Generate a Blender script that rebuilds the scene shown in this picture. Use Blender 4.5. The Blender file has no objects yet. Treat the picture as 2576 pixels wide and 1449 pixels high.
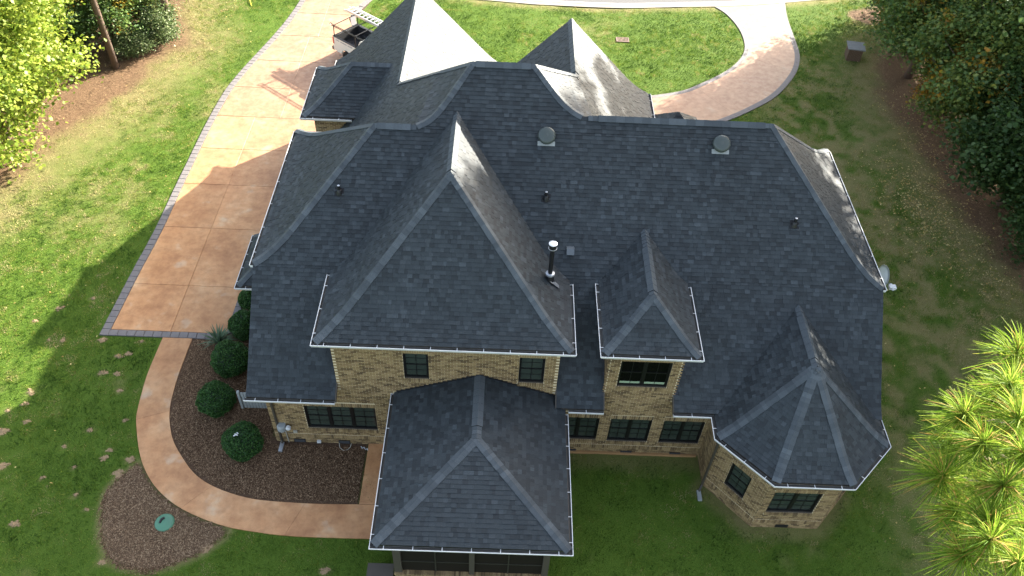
import bpy, math, random
import numpy as np
from mathutils import Vector, Matrix
V = Vector
random.seed(7)
rng = np.random.default_rng(11)
scene = bpy.context.scene
COL = scene.collection

# ------------------------------------------------------------------ camera
CAM = V((0.838, -16.38, 26.389)); YAW, PITCH, ROLL, FPX = 0.026, 0.811, 0.058, 2068.4
def camera_axes():
    f0 = V((math.sin(YAW), math.cos(YAW), 0)); r0 = V((math.cos(YAW), -math.sin(YAW), 0)); up = V((0, 0, 1))
    fw = f0 * math.cos(PITCH) - up * math.sin(PITCH)
    u0 = f0 * math.sin(PITCH) + up * math.cos(PITCH)
    return r0, u0, fw
r0, u0, fw = camera_axes()
cr, sr = math.cos(ROLL), math.sin(ROLL)
# image x = r*cr + up*sr ; image up = up*cr - r*sr
cam_r = r0 * cr + u0 * sr
cam_u = u0 * cr - r0 * sr
cam_data = bpy.data.cameras.new('camera'); cam = bpy.data.objects.new('camera', cam_data); COL.objects.link(cam)
M4 = Matrix((( cam_r.x, cam_u.x, -fw.x, CAM.x), (cam_r.y, cam_u.y, -fw.y, CAM.y), (cam_r.z, cam_u.z, -fw.z, CAM.z), (0, 0, 0, 1)))
cam.matrix_world = M4
cam_data.sensor_width = 36.0; cam_data.lens = FPX / 2576 * 36.0; cam_data.clip_end = 2000; cam_data.clip_start = 0.1
scene.camera = cam

# ------------------------------------------------------------------ sky and sun
SUN_AZ, SUN_EL = math.radians(42.0), math.radians(22.8)     # azimuth measured from +x towards +y
sun_dir = V((math.cos(SUN_EL) * math.cos(SUN_AZ), math.cos(SUN_EL) * math.sin(SUN_AZ), math.sin(SUN_EL)))
world = bpy.data.worlds.new('World'); scene.world = world; world.use_nodes = True
wn = world.node_tree.nodes; wl_ = world.node_tree.links
sky = wn.new('ShaderNodeTexSky'); sky.sky_type = 'NISHITA'; sky.sun_disc = False
sky.sun_elevation = SUN_EL; sky.sun_rotation = math.atan2(sun_dir.x, sun_dir.y)
sky.air_density = 1.0; sky.dust_density = 3.0; sky.ozone_density = 0.6
hsv = wn.new('ShaderNodeHueSaturation'); hsv.inputs['Saturation'].default_value = 0.72      # thin high cloud whitens the blue
wl_.new(sky.outputs[0], hsv.inputs['Color']); wl_.new(hsv.outputs[0], wn['Background'].inputs[0]); wn['Background'].inputs[1].default_value = 0.118
sd = bpy.data.lights.new('sun', 'SUN'); sd.energy = 5.0; sd.angle = math.radians(0.53); sd.color = (1.0, 0.94, 0.82)
sun = bpy.data.objects.new('sun', sd); COL.objects.link(sun); sun.rotation_euler = sun_dir.to_track_quat('Z', 'Y').to_euler(); sun.location = (40, 32, 30)
scene.view_settings.view_transform = 'Standard'; scene.view_settings.look = 'None'
scene.view_settings.gamma = 1.0; scene.view_settings.use_curve_mapping = False
scene.view_settings.exposure = 2.42

# ------------------------------------------------------------------ helpers
WLOC = {}
def link(o): COL.objects.link(o); return o
def tag(o, label=None, cat=None, group=None, kind=None):
    if label: o['label'] = label
    if cat: o['category'] = cat
    if group: o['group'] = group
    if kind: o['kind'] = kind
    return o
def empty(name, loc, rz=0.0):
    o = bpy.data.objects.new(name, None); link(o); o.location = loc; o.rotation_euler = (0, 0, rz); o.empty_display_size = 0.3
    return o
def parent_world(o, par):
    """child's geometry is given in world coordinates; parents here are only ever translated"""
    o.parent = par
    p = V((0, 0, 0)); q = par
    while q is not None:
        p = p + q.location if q.parent is None else p + q.location + q.matrix_parent_inverse.translation
        q = q.parent
    o.matrix_parent_inverse = Matrix.Translation(-p)
class MB:
    def __init__(s): s.v = []; s.f = []; s.m = []
    def poly(s, pts, m=0):
        i = len(s.v); s.v.extend([tuple(p) for p in pts]); s.f.append(tuple(range(i, i + len(pts)))); s.m.append(m)
    def add(s, verts, faces, m=0):
        i = len(s.v); s.v.extend([tuple(p) for p in verts])
        for f in faces: s.f.append(tuple(i + k for k in f)); s.m.append(m)
    def box(s, a, b, m=0):
        x0, y0, z0 = a; x1, y1, z1 = b
        s.add([(x0,y0,z0),(x1,y0,z0),(x1,y1,z0),(x0,y1,z0),(x0,y0,z1),(x1,y0,z1),(x1,y1,z1),(x0,y1,z1)],
              [(0,3,2,1),(4,5,6,7),(0,1,5,4),(1,2,6,5),(2,3,7,6),(3,0,4,7)], m)
    def obox(s, o, ax, ay, az, m=0):
        """box with corner o and edge vectors"""
        o = V(o); P = [o, o+ax, o+ax+ay, o+ay, o+az, o+ax+az, o+ax+ay+az, o+ay+az]
        s.add(P, [(0,3,2,1),(4,5,6,7),(0,1,5,4),(1,2,6,5),(2,3,7,6),(3,0,4,7)], m)
    def tube(s, pts, rad, n=8, cap=True, m=0):
        pts = [V(p) for p in pts]; rs = rad if isinstance(rad, (list, tuple)) else [rad] * len(pts)
        rings = []; prev = None
        for i, p in enumerate(pts):
            t = (pts[min(i+1, len(pts)-1)] - pts[max(i-1, 0)]).normalized()
            a = t.orthogonal().normalized() if prev is None else (prev - t * prev.dot(t)).normalized()
            prev = a; b = t.cross(a)
            i0 = len(s.v)
            for k in range(n):
                an = 2 * math.pi * k / n; s.v.append(tuple(p + (a * math.cos(an) + b * math.sin(an)) * rs[i]))
            rings.append(i0)
        for j in range(len(rings) - 1):
            for k in range(n):
                s.f.append((rings[j]+k, rings[j]+(k+1) % n, rings[j+1]+(k+1) % n, rings[j+1]+k)); s.m.append(m)
        if cap:
            s.f.append(tuple(rings[0]+k for k in reversed(range(n)))); s.m.append(m)
            s.f.append(tuple(rings[-1]+k for k in range(n))); s.m.append(m)
    def lathe(s, o, prof, n=20, axis=V((0, 0, 1)), m=0):
        o = V(o); a = axis.orthogonal().normalized(); b = axis.cross(a); rings = []
        for r, h in prof:
            i0 = len(s.v); rings.append(i0)
            for k in range(n):
                an = 2 * math.pi * k / n; s.v.append(tuple(o + axis * h + (a * math.cos(an) + b * math.sin(an)) * r))
        for j in range(len(rings) - 1):
            for k in range(n):
                s.f.append((rings[j]+k, rings[j]+(k+1) % n, rings[j+1]+(k+1) % n, rings[j+1]+k)); s.m.append(m)
        s.f.append(tuple(rings[-1]+k for k in range(n))); s.m.append(m)
    def build(s, name, mats, par=None, world=True, smooth=False, kind=None):
        me = bpy.data.meshes.new(name); me.from_pydata(s.v, [], s.f)
        mats = mats if isinstance(mats, (list, tuple)) else [mats]
        for m in mats: me.materials.append(m)
        if len(mats) > 1: me.polygons.foreach_set('material_index', s.m)
        if smooth: me.polygons.foreach_set('use_smooth', [True] * len(s.f))
        me.update()
        o = bpy.data.objects.new(name, me); link(o)
        if par is not None:
            if world: parent_world(o, par)
            else: o.parent = par
        if kind: o['kind'] = kind
        return o
def np_mesh(name, verts, faces, mat, attrs=None, smooth=False):
    """verts (N,3), faces (M,k) numpy"""
    me = bpy.data.meshes.new(name); nv = len(verts); nf, k = faces.shape
    me.vertices.add(nv); me.vertices.foreach_set('co', np.ascontiguousarray(verts, np.float32).ravel())
    me.loops.add(nf * k); me.loops.foreach_set('vertex_index', np.ascontiguousarray(faces, np.int32).ravel())
    me.polygons.add(nf); me.polygons.foreach_set('loop_start', np.arange(0, nf * k, k, dtype=np.int32))
    me.polygons.foreach_set('loop_total', np.full(nf, k, np.int32))
    if smooth: me.polygons.foreach_set('use_smooth', np.ones(nf, bool))
    for n, a in (attrs or {}).items():
        at = me.attributes.new(n, 'FLOAT', 'POINT'); at.data.foreach_set('value', np.ascontiguousarray(a, np.float32))
    me.materials.append(mat); me.update(calc_edges=True); me.validate()
    return me
def catmull(pts, n=8):
    P = [np.array(p, float) for p in pts]; P = [2*P[0]-P[1]] + P + [2*P[-1]-P[-2]]; out = []
    for i in range(1, len(P) - 2):
        a, b, c, d = P[i-1:i+3]
        for k in range(n):
            t = k / n
            out.append(0.5*((2*b)+(-a+c)*t+(2*a-5*b+4*c-d)*t*t+(-a+3*b-3*c+d)*t**3))
    out.append(P[-2]); return np.array(out)
def resample(poly, n):
    poly = np.array(poly, float); d = np.r_[0, np.cumsum(np.linalg.norm(np.diff(poly, axis=0), axis=1))]
    t = np.linspace(0, d[-1], n); return np.stack([np.interp(t, d, poly[:, k]) for k in range(poly.shape[1])], 1)
def vnoise(x, y, scale, seed=0):
    xs, ys = x / scale, y / scale; xi, yi = np.floor(xs).astype(int), np.floor(ys).astype(int); fx, fy = xs - xi, ys - yi
    fx = fx*fx*(3-2*fx); fy = fy*fy*(3-2*fy)
    def h(a, b):
        n = (a * 374761393 + b * 668265263 + seed * 974634777) & 0xffffffff
        n = ((n ^ (n >> 13)) * 1274126177) & 0xffffffff
        return ((n ^ (n >> 16)) & 0xffff) / 65535.0
    return (h(xi, yi)*(1-fx)+h(xi+1, yi)*fx)*(1-fy)+(h(xi, yi+1)*(1-fx)+h(xi+1, yi+1)*fx)*fy
def fbm(x, y, scale, seed=0, o=4):
    r = 0; a = 1; t = 0
    for i in range(o): r = r + a * vnoise(x, y, scale / 2**i, seed + i); t += a; a *= 0.55
    return r / t
def inpoly(px, py, poly):
    ins = np.zeros(px.shape, bool); n = len(poly); j = n - 1
    for i in range(n):
        xi, yi = poly[i][:2]; xj, yj = poly[j][:2]
        c = ((yi > py) != (yj > py)) & (px < (xj-xi)*(py-yi)/((yj-yi) if abs(yj-yi) > 1e-9 else 1e-9)+xi); ins ^= c; j = i
    return ins
def polydist(px, py, poly, closed=True):
    d = np.full(px.shape, 1e9); n = len(poly)
    for i in range(n if closed else n - 1):
        ax, ay = poly[i][:2]; bx, by = poly[(i+1) % n][:2]; vx, vy = bx-ax, by-ay; L = vx*vx+vy*vy+1e-12
        t = np.clip(((px-ax)*vx+(py-ay)*vy)/L, 0, 1); d = np.minimum(d, np.hypot(px-ax-t*vx, py-ay-t*vy))
    return d
def project(x, y, z):
    dx, dy, dz = x - CAM.x, y - CAM.y, z - CAM.z
    d = dx*fw.x+dy*fw.y+dz*fw.z
    return 512 + (dx*cam_r.x+dy*cam_r.y+dz*cam_r.z)/d*FPX/2576*1024, 288 - (dx*cam_u.x+dy*cam_u.y+dz*cam_u.z)/d*FPX/2576*1024, d

# ------------------------------------------------------------------ materials
def mat(name):
    m = bpy.data.materials.new(name); m.use_nodes = True; nt = m.node_tree
    return m, nt, nt.nodes['Principled BSDF'], nt.nodes, nt.links
def ramp(N, stops):
    r = N.new('ShaderNodeValToRGB'); e = r.color_ramp.elements
    while len(e) < len(stops): e.new(0.5)
    for k, (p, c) in enumerate(stops): e[k].position = p; e[k].color = (*c, 1)
    return r
def noise(N, L, scale, detail=4, rough=0.6, coord=None, kind='Object'):
    n = N.new('ShaderNodeTexNoise'); n.inputs['Scale'].default_value = scale; n.inputs['Detail'].default_value = detail; n.inputs['Roughness'].default_value = rough
    if coord is None:
        g = N.new('ShaderNodeNewGeometry'); L.new(g.outputs['Position'], n.inputs['Vector'])
    else: L.new(coord, n.inputs['Vector'])
    return n
def mixc(N, L, fac, a, b, typ='MIX'):
    x = N.new('ShaderNodeMix'); x.data_type = 'RGBA'; x.blend_type = typ
    for s, v in ((0, fac), (6, a), (7, b)):
        if hasattr(v, 'is_output') or hasattr(v, 'links'): L.new(v, x.inputs[s])
        else: x.inputs[s].default_value = v if s == 0 else (*v, 1)
    return x.outputs[2]
def simple(name, col, rough=0.6, metal=0.0, spec=0.5, var=0.12, vs=3.0, bump=0.0):
    m, nt, B, N, L = mat(name)
    n = noise(N, L, vs, 5); a = tuple(c*(1-var) for c in col); b = tuple(min(1, c*(1+var)) for c in col)
    L.new(mixc(N, L, n.outputs[0], a, b), B.inputs['Base Color'])
    B.inputs['Roughness'].default_value = rough; B.inputs['Metallic'].default_value = metal; B.inputs['Specular IOR Level'].default_value = spec
    if bump:
        n2 = noise(N, L, vs*12, 4); bp = N.new('ShaderNodeBump'); bp.inputs['Strength'].default_value = bump; bp.inputs['Distance'].default_value = 0.02
        L.new(n2.outputs[0], bp.inputs['Height']); L.new(bp.outputs[0], B.inputs['Normal'])
    return m
def island_mat(name, stops, rough=0.8, spec=0.3, speck=None, speck_amt=0.35, big=None, bump=0.0):
    m, nt, B, N, L = mat(name)
    g = N.new('ShaderNodeNewGeometry'); r = ramp(N, stops); L.new(g.outputs['Random Per Island'], r.inputs[0]); c = r.outputs[0]
    if speck:
        n = noise(N, L, speck, 3, 0.7); rr = ramp(N, [(0.3, (1-speck_amt,)*3), (0.7, (1+speck_amt,)*3)]); L.new(n.outputs[0], rr.inputs[0])
        c = mixc(N, L, 1.0, c, rr.outputs[0], 'MULTIPLY')
    if big:
        n = noise(N, L, big[0], 4, 0.6); rr = ramp(N, [(0.3, (1-big[1],)*3), (0.7, (1+big[1],)*3)]); L.new(n.outputs[0], rr.inputs[0])
        c = mixc(N, L, 1.0, c, rr.outputs[0], 'MULTIPLY')
    L.new(c, B.inputs['Base Color']); B.inputs['Roughness'].default_value = rough; B.inputs['Specular IOR Level'].default_value = spec
    if bump:
        n2 = noise(N, L, 220, 2); bp = N.new('ShaderNodeBump'); bp.inputs['Strength'].default_value = bump; bp.inputs['Distance'].default_value = 0.004
        L.new(n2.outputs[0], bp.inputs['Height']); L.new(bp.outputs[0], B.inputs['Normal'])
    return m
MAT = {}
MAT['shingle'] = island_mat('shingle_granules', [(0.0, (.0120, .0158, .0178)), (0.25, (.0172, .0226, .0254)), (0.55, (.0225, .0292, .0326)), (0.8, (.0275, .0352, .0392)), (0.93, (.032, .039, .043)), (1.0, (.042, .052, .058))], 0.68, 0.42, 60, 0.45, (0.45, 0.1))
MAT['butt'] = simple('shingle_cut_edge', (.012, .012, .014), 0.9)
MAT['cap'] = island_mat('ridge_cap_granules', [(0.0, (.042, .051, .057)), (0.5, (.057, .068, .075)), (1.0, (.075, .088, .096))], 0.68, 0.42, 60, 0.3, (1.2, 0.1))
MAT['deck'] = simple('roof_underlay', (.035, .038, .044), 0.8, vs=20)
MAT['brick'] = island_mat('tan_brick', [(0.0, (.10, .068, .036)), (0.2, (.16, .108, .052)), (0.5, (.25, .175, .082)), (0.8, (.32, .23, .115)), (1.0, (.20, .13, .066))], 0.85, 0.25, 25, 0.25, (0.8, 0.12))
MAT['mortar'] = simple('sandy_mortar', (.58, .48, .31), 0.95, spec=0.2, var=0.18, vs=6, bump=0.3)
MAT['brickred'] = island_mat('foundation_brick', [(0.0, (.20, .105, .05)), (0.5, (.27, .15, .07)), (1.0, (.22, .11, .06))], 0.85, 0.25, 25, 0.2)
MAT['gutter'] = simple('white_gutter_metal', (.66, .66, .64), 0.35, 0.0, 0.5, 0.05)
MAT['fascia'] = simple('taupe_trim_paint', (.060, .050, .037), 0.6)
MAT['frame'] = simple('black_window_frame', (.006, .006, .006), 0.4)
MAT['frame2'] = simple('dark_screen_frame', (.030, .027, .020), 0.5)
MAT['blind'] = simple('pale_green_sill', (.26, .34, .22), 0.6)
MAT['downspout'] = simple('bronze_downspout', (.055, .047, .036), 0.45)
MAT['black'] = simple('black_plastic', (.010, .010, .011), 0.45)
MAT['galv'] = simple('galvanised_steel', (.42, .44, .46), 0.35, 0.7)
MAT['steel'] = simple('polished_steel_cap', (.8, .8, .8), 0.3, 0.6)
MAT['dome'] = simple('grey_green_vent_paint', (.052, .064, .058), 0.42, vs=8)
MAT['greybox'] = simple('grey_meter_paint', (.26, .28, .28), 0.5)
MAT['pvc'] = simple('ivory_conduit', (.36, .34, .28), 0.5)
MAT['screen'] = simple('dark_insect_screen', (.012, .009, .006), 0.7, spec=0.2)
MAT['stone'] = simple('grey_stone_cap', (.33, .34, .34), 0.85, var=0.25, vs=5, bump=0.3)
def glass_mat():
    m, nt, B, N, L = mat('window_glass')
    n = noise(N, L, 1.3, 3); L.new(mixc(N, L, n.outputs[0], (.016, .022, .018), (.050, .064, .050)), B.inputs['Base Color'])
    B.inputs['Roughness'].default_value = 0.06; B.inputs['Specular IOR Level'].default_value = 0.3
    return m
MAT['glass'] = glass_mat()
def darkglass():
    m, nt, B, N, L = mat('dark_room_glass'); B.inputs['Base Color'].default_value = (.003, .003, .003, 1); B.inputs['Roughness'].default_value = 0.05; B.inputs['Specular IOR Level'].default_value = 0.15
    return m
MAT['glassdark'] = darkglass()
def concrete_mat():
    m, nt, B, N, L = mat('stained_concrete')
    n1 = noise(N, L, 0.55, 5, 0.62); n2 = noise(N, L, 2.6, 6, 0.65); n3 = noise(N, L, 1.1, 3, 0.5); n4 = noise(N, L, 90, 2)
    r1 = ramp(N, [(0.28, (.34, .160, .070)), (0.44, (.44, .225, .100)), (0.56, (.49, .27, .128)), (0.74, (.54, .35, .195))]); L.new(n1.outputs[0], r1.inputs[0])
    r2 = ramp(N, [(0.33, (.80, .75, .73)), (0.6, (1.06, 1.05, 1.04))]); L.new(n2.outputs[0], r2.inputs[0])
    c = mixc(N, L, 1.0, r1.outputs[0], r2.outputs[0], 'MULTIPLY')
    r3 = ramp(N, [(0.62, (0, 0, 0)), (0.74, (1, 1, 1))]); L.new(n3.outputs[0], r3.inputs[0])
    f = N.new('ShaderNodeMath'); f.operation = 'MULTIPLY'; f.inputs[1].default_value = 0.4; L.new(r3.outputs[0], f.inputs[0])
    c = mixc(N, L, f.outputs[0], c, (.52, .44, .33))
    gi = N.new('ShaderNodeNewGeometry'); ob = N.new('ShaderNodeObjectInfo'); ro = ramp(N, [(0, (.88, .88, .88)), (1, (1.1, 1.08, 1.06))]); L.new(ob.outputs['Random'], ro.inputs[0])
    c = mixc(N, L, 1.0, c, ro.outputs[0], 'MULTIPLY')
    r4 = ramp(N, [(0.3, (.9, .9, .9)), (0.7, (1.08, 1.08, 1.08))]); L.new(n4.outputs[0], r4.inputs[0]); c = mixc(N, L, 1.0, c, r4.outputs[0], 'MULTIPLY')
    # the far, older part of the drive has weathered pinker and paler
    sp = N.new('ShaderNodeSeparateXYZ'); L.new(gi.outputs['Position'], sp.inputs[0])
    mr = N.new('ShaderNodeMapRange'); mr.inputs[1].default_value = 12; mr.inputs[2].default_value = 24; mr.inputs[3].default_value = 0; mr.inputs[4].default_value = 0.62; L.new(sp.outputs[1], mr.inputs[0])
    pk = ramp(N, [(0.33, (.195, .115, .080)), (0.5, (.25, .155, .110)), (0.66, (.305, .21, .155))]); L.new(n2.outputs[0], pk.inputs[0])
    c = mixc(N, L, mr.outputs[0], c, pk.outputs[0])
    L.new(c, B.inputs['Base Color']); B.inputs['Roughness'].default_value = 0.55; B.inputs['Specular IOR Level'].default_value = 0.4
    bp = N.new('ShaderNodeBump'); bp.inputs['Strength'].default_value = 0.15; bp.inputs['Distance'].default_value = 0.01; L.new(n4.outputs[0], bp.inputs['Height']); L.new(bp.outputs[0], B.inputs['Normal'])
    return m
MAT['concrete'] = concrete_mat()
MAT['paver'] = simple('grey_stamped_border', (.155, .14, .135), 0.8, var=0.25, vs=4, bump=0.3)
MAT['joint'] = simple('dark_joint_soil', (.06, .035, .02), 0.95)
MAT['asphalt'] = simple('aged_asphalt', (.095, .092, .09), 0.9, var=0.1, vs=2, bump=0.3)
MAT['white_paint'] = simple('white_road_paint', (.55, .54, .51), 0.7)
MAT['gutterpan'] = simple('pale_concrete_edge', (.26, .23, .19), 0.85)
def ground_mat():
    m, nt, B, N, L = mat('lawn_ground')
    def attr(n):
        a = N.new('ShaderNodeAttribute'); a.attribute_name = n; return a.outputs['Fac']
    n1 = noise(N, L, 5.0, 6, 0.7); n2 = noise(N, L, 38, 4, 0.7); n3 = noise(N, L, 1.2, 4, .6)
    g = ramp(N, [(0.25, (.024, .054, .007)), (0.5, (.064, .118, .013)), (0.75, (.14, .185, .026))]); L.new(n2.outputs[0], g.inputs[0])
    d = ramp(N, [(0.25, (.15, .125, .05)), (0.75, (.31, .25, .12))]); L.new(n2.outputs[0], d.inputs[0])
    c = mixc(N, L, attr('dry'), g.outputs[0], d.outputs[0])
    s = ramp(N, [(0.25, (.070, .042, .024)), (0.5, (.145, .088, .050)), (0.75, (.26, .165, .095))]); L.new(n2.outputs[0], s.inputs[0])
    c = mixc(N, L, attr('straw'), c, s.outputs[0])
    b = ramp(N, [(0.3, (.24, .155, .08)), (0.7, (.36, .25, .15))]); L.new(n2.outputs[0], b.inputs[0])
    c = mixc(N, L, attr('bare'), c, b.outputs[0])
    mu = ramp(N, [(0.25, (.046, .026, .014)), (0.5, (.11, .066, .040)), (0.75, (.22, .15, .095))]); nm = noise(N, L, 26, 4, 0.75); L.new(nm.outputs[0], mu.inputs[0])
    c = mixc(N, L, attr('mulch'), c, mu.outputs[0])
    L.new(c, B.inputs['Base Color']); B.inputs['Roughness'].default_value = 0.95; B.inputs['Specular IOR Level'].default_value = 0.15
    bp = N.new('ShaderNodeBump'); bp.inputs['Strength'].default_value = 0.8; bp.inputs['Distance'].default_value = 0.05; L.new(n2.outputs[0], bp.inputs['Height']); L.new(bp.outputs[0], B.inputs['Normal'])
    return m
MAT['ground'] = ground_mat()
def leafy(name, stops, trans=0.45, rough=0.5, patch=None, patch_scale=0.5, patch_at=(0.5, 0.62), attr=None, spec=.3):
    m, nt, B, N, L = mat(name)
    g = N.new('ShaderNodeNewGeometry'); r = ramp(N, stops)
    if attr:
        a = N.new('ShaderNodeAttribute'); a.attribute_name = attr; L.new(a.outputs['Fac'], r.inputs[0])
    else: L.new(g.outputs['Random Per Island'], r.inputs[0])
    c = r.outputs[0]
    if patch:
        n = noise(N, L, patch_scale, 3, 0.6); rr = ramp(N, [(patch_at[0], (0, 0, 0)), (patch_at[1], (1, 1, 1))]); L.new(n.outputs[0], rr.inputs[0])
        r2 = ramp(N, patch); L.new(g.outputs['Random Per Island'], r2.inputs[0])
        c = mixc(N, L, rr.outputs[0], c, r2.outputs[0])
    L.new(c, B.inputs['Base Color']); B.inputs['Roughness'].default_value = rough; B.inputs['Specular IOR Level'].default_value = spec
    if trans:
        t = N.new('ShaderNodeBsdfTranslucent'); L.new(c, t.inputs[0]); mx = N.new('ShaderNodeMixShader'); mx.inputs[0].default_value = trans
        L.new(B.outputs[0], mx.inputs[1]); L.new(t.outputs[0], mx.inputs[2]); L.new(mx.outputs[0], N['Material Output'].inputs[0])
    return m
MAT['bark'] = simple('grey_brown_bark', (.13, .09, .065), 0.95, var=0.4, vs=7, bump=0.8)
MAT['leaf_bright'] = leafy('yellow_green_leaves', [(0, (.10, .17, .018)), (.5, (.22, .30, .035)), (1, (.38, .42, .075))], 0.42)
MAT['leaf_green'] = leafy('mid_green_leaves', [(0, (.055, .115, .030)), (.6, (.11, .19, .044)), (1, (.20, .26, .056))], 0.35, patch=[(0, (.24, .15, .012)), (1, (.36, .21, .02))], patch_scale=0.55, patch_at=(.56, .66))
MAT['leaf_autumn'] = leafy('autumn_maple_leaves', [(0, (.060, .120, .030)), (.6, (.12, .18, .040)), (1, (.22, .25, .048))], 0.35, patch=[(0, (.30, .11, .012)), (.5, (.40, .20, .015)), (1, (.50, .30, .02))], patch_scale=0.45, patch_at=(.56, .64))
MAT['leaf_dark'] = leafy('dark_evergreen_leaves', [(0, (.026, .062, .016)), (1, (.075, .125, .032))], 0.3)
MAT['leaf_silver'] = leafy('silvery_leaves', [(0, (.08, .13, .045)), (.7, (.15, .20, .075)), (1, (.26, .28, .15))], 0.35)
MAT['box'] = leafy('boxwood_leaves', [(0, (.016, .056, .010)), (.7, (.034, .10, .018)), (1, (.07, .15, .03))], 0.25)
MAT['boxcore'] = simple('boxwood_shade', (.006, .016, .005), 0.9)
MAT['yucca'] = leafy('yucca_blades', [(0, (.05, .10, .05)), (1, (.13, .19, .11))], 0.2)
MAT['needle'] = leafy('pine_needles', [(0, (.08, .16, .014)), (.45, (.18, .28, .026)), (.86, (.34, .43, .065)), (.92, (.38, .24, .06)), (1, (.44, .29, .10))], 0.45, 0.6, spec=.15)
MAT['grass'] = leafy('grass_blades', [(0, (.026, .066, .006)), (.28, (.068, .142, .011)), (.52, (.140, .205, .020)), (.76, (.25, .25, .060)), (1, (.40, .33, .17))], 0.3, 0.6, attr='tone')
MAT['straw'] = island_mat('pine_straw', [(0, (.075, .045, .025)), (.6, (.185, .115, .065)), (1, (.34, .23, .13))], 0.9, 0.2)
MAT['chips'] = island_mat('mulch_chips', [(0, (.048, .026, .013)), (.6, (.13, .076, .042)), (1, (.34, .23, .14))], 0.95, 0.2)
MAT['soil'] = simple('sandy_bare_soil', (.27, .185, .10), .95, var=.35, vs=12, bump=.5)
MAT['oldchips'] = island_mat('weathered_mulch_chips', [(0, (.075, .044, .025)), (.6, (.18, .115, .068)), (1, (.38, .27, .165))], 0.95, 0.2)
MAT['gutterin'] = simple('gutter_dirt', (.10, .095, .085), .8, var=.4, vs=5)
MAT['fallen'] = island_mat('fallen_leaves', [(0, (.30, .18, .06)), (.5, (.48, .36, .12)), (1, (.55, .45, .22))], 0.8, 0.2)
MAT['lid'] = simple('green_plastic_lid', (.07, .19, .115), 0.5, var=.08)
MAT['rubber'] = simple('tyre_rubber', (.015, .015, .015), 0.85)
MAT['truck'] = simple('white_truck_paint', (.72, .72, .69), 0.25, var=0.03)
MAT['liner'] = simple('black_bed_liner', (.014, .014, .016), 0.7)
MAT['redlens'] = simple('red_tail_lens', (.45, .015, .012), 0.25)
MAT['rackpaint'] = simple('black_rack_tube', (.012, .012, .013), 0.4)
MAT['alu'] = simple('ladder_aluminium', (.75, .75, .74), 0.35, 0.5)
MAT['rim'] = simple('beige_steel_rim', (.34, .31, .25), 0.45, .3)
MAT['decal'] = simple('grey_decal', (.22, .24, .30), 0.5)
MAT['grate'] = simple('rusty_grate', (.20, .13, .10), 0.8, vs=10)
MAT['panelgrey'] = simple('grey_slat_paint', (.27, .29, .28), 0.6)
MAT['yellow'] = simple('yellow_rope', (.65, .55, .05), 0.6)
MAT['whiteplastic'] = simple('white_plastic', (.55, .56, .56), 0.5)
MAT['dish'] = simple('grey_dish_enamel', (.36, .38, .36), 0.45)
# ------------------------------------------------------------------ ground outlines (world metres)
BORDER_OUT = catmull([(-15.36,5.12),(-15.24,8.79),(-15.15,10.31),(-15.09,12.11),(-15.09,14.22),(-15.06,16.61),(-15.02,19.45),(-14.94,21.28),(-14.80,23.1),(-14.5,24.76),(-14.12,26.36),(-13.58,28.51),(-13.05,30.96),(-12.67,33.74),(-12.5,36.5)], 10)
BORDER_IN = BORDER_OUT + np.array([0.36, 0.0])
WALK_OUT = catmull([(-12.76,5.10),(-12.78,4.27),(-12.79,3.46),(-12.76,2.76),(-12.6,1.39),(-12.40,0.74),(-12.0,-0.21),(-11.59,-0.92),(-11.04,-1.59),(-10.3,-2.19),(-9.45,-2.64),(-8.38,-3.02),(-7.34,-3.22),(-5.83,-3.36),(-4.14,-3.37),(-1.9,-3.36)], 8)
WALK_IN = catmull([(-11.57,5.10),(-11.58,4.19),(-11.58,3.13),(-11.54,2.48),(-11.45,1.69),(-11.24,0.97),(-10.89,0.23),(-10.34,-0.48),(-9.72,-1.12),(-9.0,-1.56),(-8.07,-1.89),(-7.15,-2.06),(-5.61,-2.13),(-4.34,-2.12),(-3.70,-2.10),(-1.9,-2.09)], 8)
LOOP_OUT = catmull([(19.75,37.4),(19.4,35.2),(19.25,33.72),(19.17,31.52),(19.04,29.6),(18.53,27.88),(17.6,26.21),(16.5,24.74),(15.2,23.57),(13.55,22.34),(11.5,21.2),(8.5,20.2),(4.5,19.8)], 8)
LOOP_IN = catmull([(13.6,36.2),(14.42,35.49),(15.22,34.4),(15.72,32.72),(15.82,31.07),(15.56,29.61),(14.77,28.17),(13.6,26.89),(12.25,25.79),(11.13,25.0),(9.3,24.37),(7.0,23.9),(4.5,23.8)], 8)
FRONT_IN = catmull([(4.5,23.8),(0,24.2),(-4,26.0),(-7.4,28.6),(-8.82,31.51),(-8.77,32.02),(-8.5,33.08),(-8.05,34.18),(-6.8,36.4)], 8)
ROAD_LINE = catmull([(-40,43.5),(-20,38.6),(-8,36.0),(1.05,35.05),(3.78,34.91),(8.19,34.96),(12.46,35.49),(15.19,35.84),(19.41,36.7),(28,39.2),(45,45.5)], 8)
MULCH2 = catmull([(-11.78,-0.76),(-12.1,-1.21),(-12.48,-1.86),(-12.40,-2.62),(-12.20,-3.35),(-11.8,-4.05),(-11.36,-4.45),(-10.78,-4.62),(-10.13,-4.64),(-9.42,-4.38),(-8.85,-4.09),(-8.42,-3.74),(-8.1,-3.15),(-9.45,-2.6),(-11.0,-1.6),(-11.78,-0.76)], 4)
MULCH1 = np.vstack([(resample(WALK_IN, 121)*.55+resample(WALK_OUT, 121)*.45)[:112], [(-3.7,-2.1),(-3.7,0.6),(-7.3,0.6),(-7.6,5.2),(-9.2,7.6),(-10.35,7.4),(-10.35,5.3),(-11.57,5.3)]])
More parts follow.
